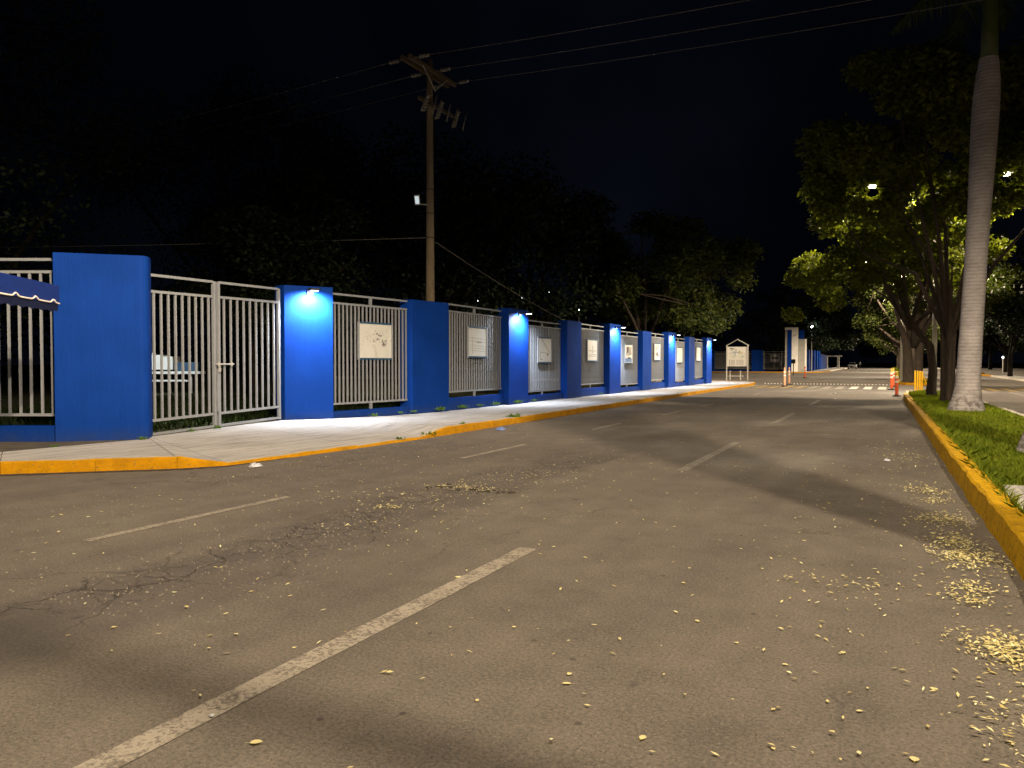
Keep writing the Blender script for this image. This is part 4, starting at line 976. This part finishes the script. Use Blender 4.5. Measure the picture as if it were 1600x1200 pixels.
# ------------------------------------------------------------------ white kiosk behind the gate
K = thing('kiosk', 'lit white structure with a long ledge seen through the gate bars', 'kiosk', (-31.2, 25.6, .1), math.atan2(.44, .898))
def kb(nm, c, d, mt, par=K): 
    b = MB(); b.box((0, 0, 0), d); return b.build(nm, M[mt], par, c)
kb('body', (0, 0, 1.45), (1.5, 1.0, .62), 'refl_white'); kb('roof_cap', (-.25, 0, 1.80), (.9, .7, .07), 'refl_white'); kb('knob', (-.35, 0, 1.89), (.12, .12, .1), 'refl_white'); kb('ledge', (.55, -.3, 1.0), (3.1, .6, .12), 'refl_white'); kb('window_block', (1.25, .1, 1.28), (.9, .4, .42), 'frame_blue')
kb('lower_shelf', (.3, -.25, .62), (2.3, .5, .08), 'refl_white')
for x in (-.7, .5, 1.5): kb('leg', (x, -.2, .5), (.08, .08, .95), 'steel')
kt = thing('kiosk_fill_lamp', 'unseen lamp on a short post, added to light the white kiosk behind the gate', 'lamp', (-28.4, 20.8, .1))  # added lamp hidden behind the wide pillar, only there to brighten the kiosk
b = MB(); b.tube([(0, 0, 0), (0, 0, 2.6)], .04, 8); b.build('post', M['steel'], kt); b = MB(); b.ball((0, 0, 2.7), .1, 10); b.build('globe', M['far_glow'], kt)
l = bpy.data.lights.new('kiosk_fill_light', 'SPOT'); l.energy = 900; l.spot_size = R(55); l.spot_blend = .5; l.color = (.85, .95, 1); l.shadow_soft_size = .1; lo = bpy.data.objects.new('kiosk_fill_light', l); col.objects.link(lo); lo.parent = kt; lo.location = (-.15, .25, 2.6); lo.rotation_euler = Vector((-2.65, 4.55, -1.6)).to_track_quat('-Z', 'Y').to_euler()
# distant lamps glinting between the leaves
GL_ = [(-39.4, 69.8, 9.43), (-36.1, 75.9, 8.58), (-33.6, 61.5, 7.15), (-28.3, 73.0, 6.9), (-35.8, 82.7, 9.77)]
gl = ['distant lamp glinting through leaves right of the utility pole', 'distant lamp glinting over the second lit pillar', 'distant lamp glinting above the diagonal-line poster', 'distant lamp glinting above the third lit pillar', 'distant lamp deep in the dark wood']
for (x, y, z), lb in zip(GL_, gl):
    t = thing('distant_lamp', lb, 'lamp', (x, y, 0), 0, 'distant lamps behind the trees')
    b = MB(); b.tube([(0, 0, 0), (0, 0, z)], .06, 6); b.build('post', M['steel'], t); b = MB(); b.ball((0, 0, z+.12), .07, 8); b.build('globe', M['far_glow'], t)

# ------------------------------------------------------------------ information board
I = thing('information_board', 'gabled information board with printed map on the pavement corner', 'notice board', (-11.25, 64.9, .145), R(14))
for x in (-.83, .83):
    b = MB(); b.box((0, 0, 1.45), (.09, .09, 2.9)); b.build('post', M['post_white'], I, (x, 0, 0))
b = MB(); b.tube([(-.9, 0, 2.86), (0, 0, 3.38), (.9, 0, 2.86)], .05, 6); b.build('gable_frame', M['grey_wall'], I)
b = MB(); b.box((0, 0, 0), (1.56, .05, 1.60)); sh = b.build('map_sheet', M['refl_white'], I, (0, 0, 1.98))
b = MB(); rr = random.Random(5)
def q(cx, cz, sx, sz, mi): b.add([(cx-sx/2, -.028, cz-sz/2), (cx+sx/2, -.028, cz-sz/2), (cx+sx/2, -.028, cz+sz/2), (cx-sx/2, -.028, cz+sz/2)], [(0, 1, 2, 3)], mi)
q(-.46, .64, .22, .09, 0); q(-.25, .62, .14, .05, 0)
for k in range(26): q(-.25+rr.gauss(0, .2), .33+rr.gauss(0, .08), rr.uniform(.03, .1), rr.uniform(.02, .06), 1)
for k in range(30): q(rr.uniform(-.6, .6), .05+rr.gauss(0, .09), rr.uniform(.04, .14), rr.uniform(.015, .04), 2)
for k in range(14): q(.25+rr.gauss(0, .14), .35+rr.gauss(0, .12), rr.uniform(.05, .12), rr.uniform(.03, .08), 3)
for k in range(9):
    q(-.62, -.28-.05*k, .06, .025, 0); q(-.35, -.28-.05*k, .36, .016, 4); q(-.02, -.28-.05*k, .06, .025, 0); q(.3, -.28-.05*k, .42, .016, 4)
b.build('print', [M['print'], M['print_blue'], M['print_green'], M['print_yellow'], M['print_mid']], sh)
b = MB(); b.box((0, 0, .8), (.07, .07, .06)); 
t = thing('bench', 'pale bench frame standing behind the information board', 'bench', (-11.8, 67.6, .13), R(14))
for x in (-.5, .35):
    b = MB(); b.box((0, 0, .4), (.09, .3, .8)); b.build('leg', M['post_white'], t, (x, 0, 0))
b = MB(); b.box((0, 0, 0), (1.2, .3, .06)); b.build('seat', M['post_white'], t, (0, 0, .35))
b = MB(); b.tube([(-.9, 0, .1), (-.5, 0, .45)], .03, 6); b.build('brace', M['post_white'], t)

# ------------------------------------------------------------------ delineator posts, bollards
def delineator(x, y, h, body, label, cap='refl_yellow', base=True):
    t = thing('delineator_post', label, 'traffic post', (x, y, g(y)), 0, 'plastic traffic posts on the road')
    if base: b = MB(); b.tube([(0, 0, 0.003), (0, 0, .05), (0, 0, .09)], [.2, .19, .09], 14); b.build('base', M['black'], t)
    b = MB(); b.tube([(0, 0, .08), (0, 0, h*.8)], .075, 12); b.build('tube', M[body], t, sm=False)
    for z in (.55, .72):
        b = MB(); b.tube([(0, 0, h*z), (0, 0, h*(z+.08))], .079, 12); b.build('reflective_band', M['refl_white'], t)
    b = MB(); b.tube([(0, 0, h*.8), (0, 0, h*.88), (0, 0, h*.9), (0, 0, h*.97), (0, 0, h)], [.075, .05, .065, .06, .03], 12); b.build('cap', M[cap], t)
    return t
delineator(-6.31, 54.3, 1.28, 'peach', 'pale orange traffic post, larger of the pair by the crossing', 'peach')
delineator(-6.61, 59.6, 1.28, 'peach', 'pale orange traffic post, slimmer one of the pair by the crossing', 'peach')
delineator(-7.73, 83.5, 1.2, 'orange', 'small orange traffic post beyond the speed bump at left', 'orange')
delineator(.30, 39.9, 1.17, 'orange', 'nearest orange traffic post at the tip of the median')
delineator(.10, 50.0, 1.25, 'orange', 'orange traffic post with base beside the white crossing stripes')
delineator(.22, 56.5, 1.25, 'orange', 'orange traffic post behind the other two at the crossing')
b = MB(); b.tube([(0, 0, 0), (0, 0, 2.0)], .05, 8); b.box((0, -.06, 1.7), (.45, .02, .5)); 
o = b.build('dark_sign_post', M['black'], loc=(-10.4, 98, g(98))); tag(o, 'thin dark post standing before the white entrance slabs', 'post')
for k, (y, lb) in enumerate([(44.1, 'nearest yellow bollard of the row in the crossing island'), (45.5, 'second nearest yellow bollard of the row'), (46.9, 'third yellow bollard of the row'), (48.9, 'farthest yellow bollard of the row')]):
    t = thing('bollard', lb, 'bollard', ([1.48, 1.42, 1.355, 1.29][k], y, .004), 0, 'yellow bollards in the crossing island')
    b = MB(); b.tube([(0, 0, 0), (0, 0, 1.12)], .046, 14); b.ball((0, 0, 1.12), .046, 14, 0, .5); b.build('post', M['bollard'], t)
    b = MB(); b.tube([(0, 0, 0), (0, 0, .02)], .14, 12); b.build('foot', M['steel'], t)
t = thing('cord', 'orange cord sloping from the nearest yellow bollard to the ground', 'cord', (1.5, 43.9, 0))
b = MB(); b.tube([(0, 0, .95), (.15, 0, .55), (.38, 0, .2), (.6, 0, .03)], .022, 6); b.build('strand', M['bollard'], t)
line_mark('island_marking', 1.0, 44.2, 49, .35, M['line_yellow'])

# ------------------------------------------------------------------ far wall, entrance slabs, gateway, car, person
def fbox(name, mat, x0, x1, y0, y1, z0, z1, label=None, cat=None, parent=None, group=None):
    b = MB(); b.box((0, 0, (z1-z0)/2), (x1-x0, y1-y0, z1-z0)); o = b.build(name, M[mat], parent, ((x0+x1)/2, (y0+y1)/2, z0))
    if label: tag(o, label, cat, group)
    return o
zf = .3
def far_panel(x0, x1, y, label):
    t = thing('fence_panel', label, 'fence panel', (x0, y, zf), 0, 'barred panels of the far wall')
    L = x1-x0
    for z in (.5, 2.9, 3.15):
        b = MB(); b.box((L/2, 0, z), (L, .05, .06)); b.build('rail', M['steel'], t)
    b = MB()
    for k in range(int(L/.16)): b.box((.08+.16*k, 0, 1.7), (.045, .045, 2.36))
    o = b.build('bars', M['steel'], t); tag(o, kind='stuff')
    b = MB(); b.box((L/2, 0, .15), (L, .2, .3)); b.build('low_wall', M['blue'], t)
FWy = 126.0
fbox('pillar', 'blue', -19.6, -17.9, 125.7, 126.2, zf-.1, 3.75, 'blue pillar of the far wall beyond the side street', 'pillar')
fbox('pillar', 'blue', -27.0, -25.4, 125.7, 126.2, zf-.1, 3.75, 'second blue pillar of the far wall, behind the board', 'pillar')
far_panel(-25.4, -19.6, FWy, 'barred panel of the far wall between its pillars'); far_panel(-17.9, -14.2, FWy, 'barred panel of the far wall with the small poster'); far_panel(-34, -27, FWy, 'barred panel of the far wall at its dark left')
t = thing('poster_board', 'small poster on the far wall beside the entrance slabs', 'poster', (-16.1, 125.85, 2.45)); 
b = MB(); b.box((0, 0, 0), (1.35, .04, 1.15)); s_ = b.build('sheet', M['sheet'], t); b = MB()
for (cx, cz, sx, sz) in ((-.25, -.02, .3, .25), (.1, -.05, .3, .2), (.35, 0, .2, .25), (0, .12, 1, .12)): b.box((cx, -.023, cz), (sx, .004, sz))
b.build('print', M['print'], s_)
T = thing('entrance_sign', 'tall white and blue entrance slabs at the far corner', 'entrance sign', (-13.2, 122.5, .3))
fbox('front_slab', 'white_wall', -.05, .85, -.25, .0, 0, 6.7, parent=T); fbox('blue_slab', 'blue', -.65, -.06, -.22, .4, 0, 6.35, parent=T); fbox('dark_slab', 'grey_wall', -1.0, -.66, -.15, .5, 0, 6.3, parent=T)
fbox('top_cap', 'white_wall', -1.05, -.055, -.24, .5, 6.36, 6.72, parent=T); fbox('side_slab', 'grey_wall', .86, 1.75, .1, .4, 0, 4.95, parent=T); fbox('side_slab', 'white_wall', 1.76, 2.0, .05, .45, 0, 4.95, parent=T); fbox('rear_blue_slab', 'blue', .9, 1.6, .5, .8, 0, 6.3, parent=T)
for (cx, cz) in ((.25, 5.45), (.55, 5.6)): 
    b = MB(); b.tube([(cx-.08, -.27, cz-.12), (cx, -.27, cz+.02), (cx+.1, -.27, cz+.12)], .045, 5); b.build('emblem', M['print'], T)
for k in range(6):
    y = 127+5.2*k; fbox('wall_rib', 'blue', -12.1, -11.7, y, y+1.5, .3, 3.6+g(y), '%s blue rib of the far fence right of the entrance slabs' % ['nearest', 'second', 'third', 'fourth', 'fifth', 'sixth and farthest'][k], 'pillar', group='blue ribs of the far fence')
for k in range(5):
    y = 128.5+5.2*k
    t = thing('fence_panel', '%s barred panel among the far blue ribs' % ['nearest', 'second', 'third', 'fourth', 'fifth'][k], 'fence panel', (-12, y, .3), R(90), 'barred panels of the far fence')
    for z in (.45, 3.0):
        b = MB(); b.box((1.85, 0, z), (3.6, .05, .07)); b.build('rail', M['bar'], t)
    b = MB()
    for j in range(18): b.box((.15+.2*j, 0, 1.72), (.06, .05, 2.5))
    tag(b.build('bars', M['bar'], t), kind='stuff')
fl_ = thing('street_lamp', 'bright white lamp over the far blue ribs', 'street lamp', (-11.2, 131, .4))
b = MB(); b.tube([(0, 0, 0), (0, 0, 6.9)], .07, 8); b.build('post', M['steel'], fl_); b = MB(); b.ball((0, 0, 7.05), .2, 10); b.build('globe', M['lamp_glow'], fl_)
l = bpy.data.lights.new('far_light', 'POINT'); l.energy = 110; l.color = (.9, .95, 1); l.shadow_soft_size = .2; lo = bpy.data.objects.new('far_light', l); col.objects.link(lo); lo.parent = fl_; lo.location = (.3, -.5, 7.0)
rl = thing('street_lamp', 'tiny distant lamp beyond the right carriageway', 'street lamp', (13.2, 118, .3)); b = MB(); b.tube([(0, 0, 0), (0, 0, 2.0)], .05, 8); b.build('post', M['steel'], rl); b = MB(); b.ball((0, 0, 2.1), .11, 8); b.build('globe', M['far_glow'], rl)
fbox('far_blue_wall', 'blue', -12.3, -12, 160, 176, .5, 3.4, 'dim blue wall left of the white gateway', 'wall')
W_ = thing('gateway', 'pale rendered gateway with flat lintel beside the distant road', 'gateway', (-11.2, 181, .6), R(0))
fbox('gatepost', 'white_wall', -1.35, -.95, -.3, .3, 0, 2.5, parent=W_); fbox('gatepost', 'white_wall', .95, 1.4, -.3, .3, 0, 2.5, parent=W_); fbox('lintel', 'white_wall', -1.9, 1.9, -.35, .35, 2.51, 2.8, parent=W_)
# car
Cc = thing('parked_car', 'silver car parked facing us far down the avenue', 'car', (-7.3, 183, g(183)), R(0))
b = MB(); prof = [(-2.1, .35), (-2.15, .7), (-1.9, .86), (-1.0, .95), (1.6, 1.0), (2.1, .92), (2.15, .4)]
V = [(x, a, z) for x in (-.86, .86) for a, z in prof]; n = len(prof)
b.add(V, [tuple(range(n)), tuple(range(n, 2*n))[::-1]]+[(i, n+i, n+(i+1) % n, (i+1) % n) for i in range(n)]); b.build('body', M['car'], Cc, bev=.06)
b = MB(); pr = [(-1.0, .95), (-.35, 1.40), (1.0, 1.42), (1.65, 1.0)]; V = [(sx*(.80 if z < 1.2 else .62), a, z) for sx in (-1, 1) for a, z in pr]
b.add(V, [(0, 1, 2, 3), (7, 6, 5, 4), (0, 4, 5, 1), (1, 5, 6, 2), (2, 6, 7, 3)]); cb = b.build('cabin', M['glass'], Cc)
b = MB(); b.prism([(-.6, -.33), (.6, -.33), (.6, .98), (-.6, .98)], 1.405, 1.45); b.build('roof', M['car'], Cc)
for sx in (-1, 1):
    for yy in (-1.35, 1.35):
        b = MB(); b.tube([(sx*.72, yy, .33), (sx*.90, yy, .33)], .33, 16); w_ = b.build('wheel', M['rubber'], Cc); b = MB(); b.tube([(sx*.89, yy, .33), (sx*.915, yy, .33)], .2, 12); b.build('rim', M['steel'], w_)
    b = MB(); b.box((sx*.6, -2.14, .66), (.35, .06, .14)); b.build('headlight', M['refl_white'], Cc)
b = MB(); b.box((0, -2.15, .55), (.7, .05, .12)); b.build('grille', M['black'], Cc)
b = MB(); b.box((0, -2.17, .42), (.4, .02, .11)); b.build('number_plate', M['refl_white'], Cc)
# person: skinned skeleton
def person(x, y):
    root = thing('person', 'person in a light top and dark trousers walking by the distant car', 'person', (x, y, g(y)), R(10))
    J = [(0, 0, .95), (0, 0, 1.15), (0, -.01, 1.38), (0, -.02, 1.50), (0, -.03, 1.60), (0, -.04, 1.72), (-.18, 0, 1.40), (-.25, .05, 1.12), (-.24, -.1, .88), (.18, 0, 1.40), (.25, -.06, 1.12), (.24, .02, .88), (-.1, 0, .9), (-.11, -.1, .5), (-.11, -.02, .09), (-.11, -.16, .05), (.1, 0, .9), (.11, .1, .5), (.11, .28, .12), (.11, .16, .05)]
    E_ = [(0, 1), (1, 2), (2, 3), (3, 4), (4, 5), (2, 6), (6, 7), (7, 8), (2, 9), (9, 10), (10, 11), (0, 12), (12, 13), (13, 14), (14, 15), (0, 16), (16, 17), (17, 18), (18, 19)]
    rad = [.13, .12, .13, .05, .09, .09, .065, .045, .035, .065, .045, .035, .1, .065, .045, .04, .1, .065, .045, .04]
    me = bpy.data.meshes.new('body'); me.from_pydata(J, E_, []); o = bpy.data.objects.new('body', me); col.objects.link(o); o.parent = root
    m = o.modifiers.new('skin', 'SKIN'); sv = me.skin_vertices
    if not sv: return
    for i, r_ in enumerate(rad): sv[0].data[i].radius = (r_, r_)
    sv[0].data[0].use_root = True
    o.modifiers.new('sub', 'SUBSURF').levels = 1; me.materials.append(M['cloth_dark'])
def ensure_skin():
    me = bpy.data.meshes.new('t')
person_done = False
bpy.context.view_layer.update()
def body_tubes(x, y):
    root = thing('person', 'person in a light top and dark trousers walking by the distant car', 'person', (x, y, g(y)), R(10))
    b = MB()
    b.tube([(0, 0, .88), (0, 0, 1.0), (0, 0, 1.2), (0, -.01, 1.38), (0, -.01, 1.46), (0, -.02, 1.50), (0, -.02, 1.56), (0, -.03, 1.62), (0, -.03, 1.72), (0, -.02, 1.77)], [.12, .15, .14, .17, .12, .055, .06, .095, .095, .03], 12)
    for s in (-1, 1):
        b.tube([(s*.16, 0, 1.40), (s*.24, s*.05, 1.13), (s*.24, s*.0-.08, .88), (s*.235, -.12, .79)], [.06, .045, .035, .03], 8)
        b.tube([(s*.08, 0, .93), (s*.10, -s*.09, .5), (s*.10, -s*.02, .1), (s*.10, -s*.02-.12, .05)], [.1, .068, .045, .04], 8)
    b.build('body', M['cloth_dark'], root, sm=True)
    b = MB(); b.tube([(0, 0, .95), (0, 0, 1.2), (0, -.01, 1.38), (0, -.01, 1.45)], [.165, .155, .185, .13], 12); b.build('shirt', M['cloth_light'], root, sm=True)
    b = MB(); b.ball((0, -.03, 1.68), .1, 10); b.build('face', M['skin'], root, sm=True)
body_tubes(-5.9, 186)
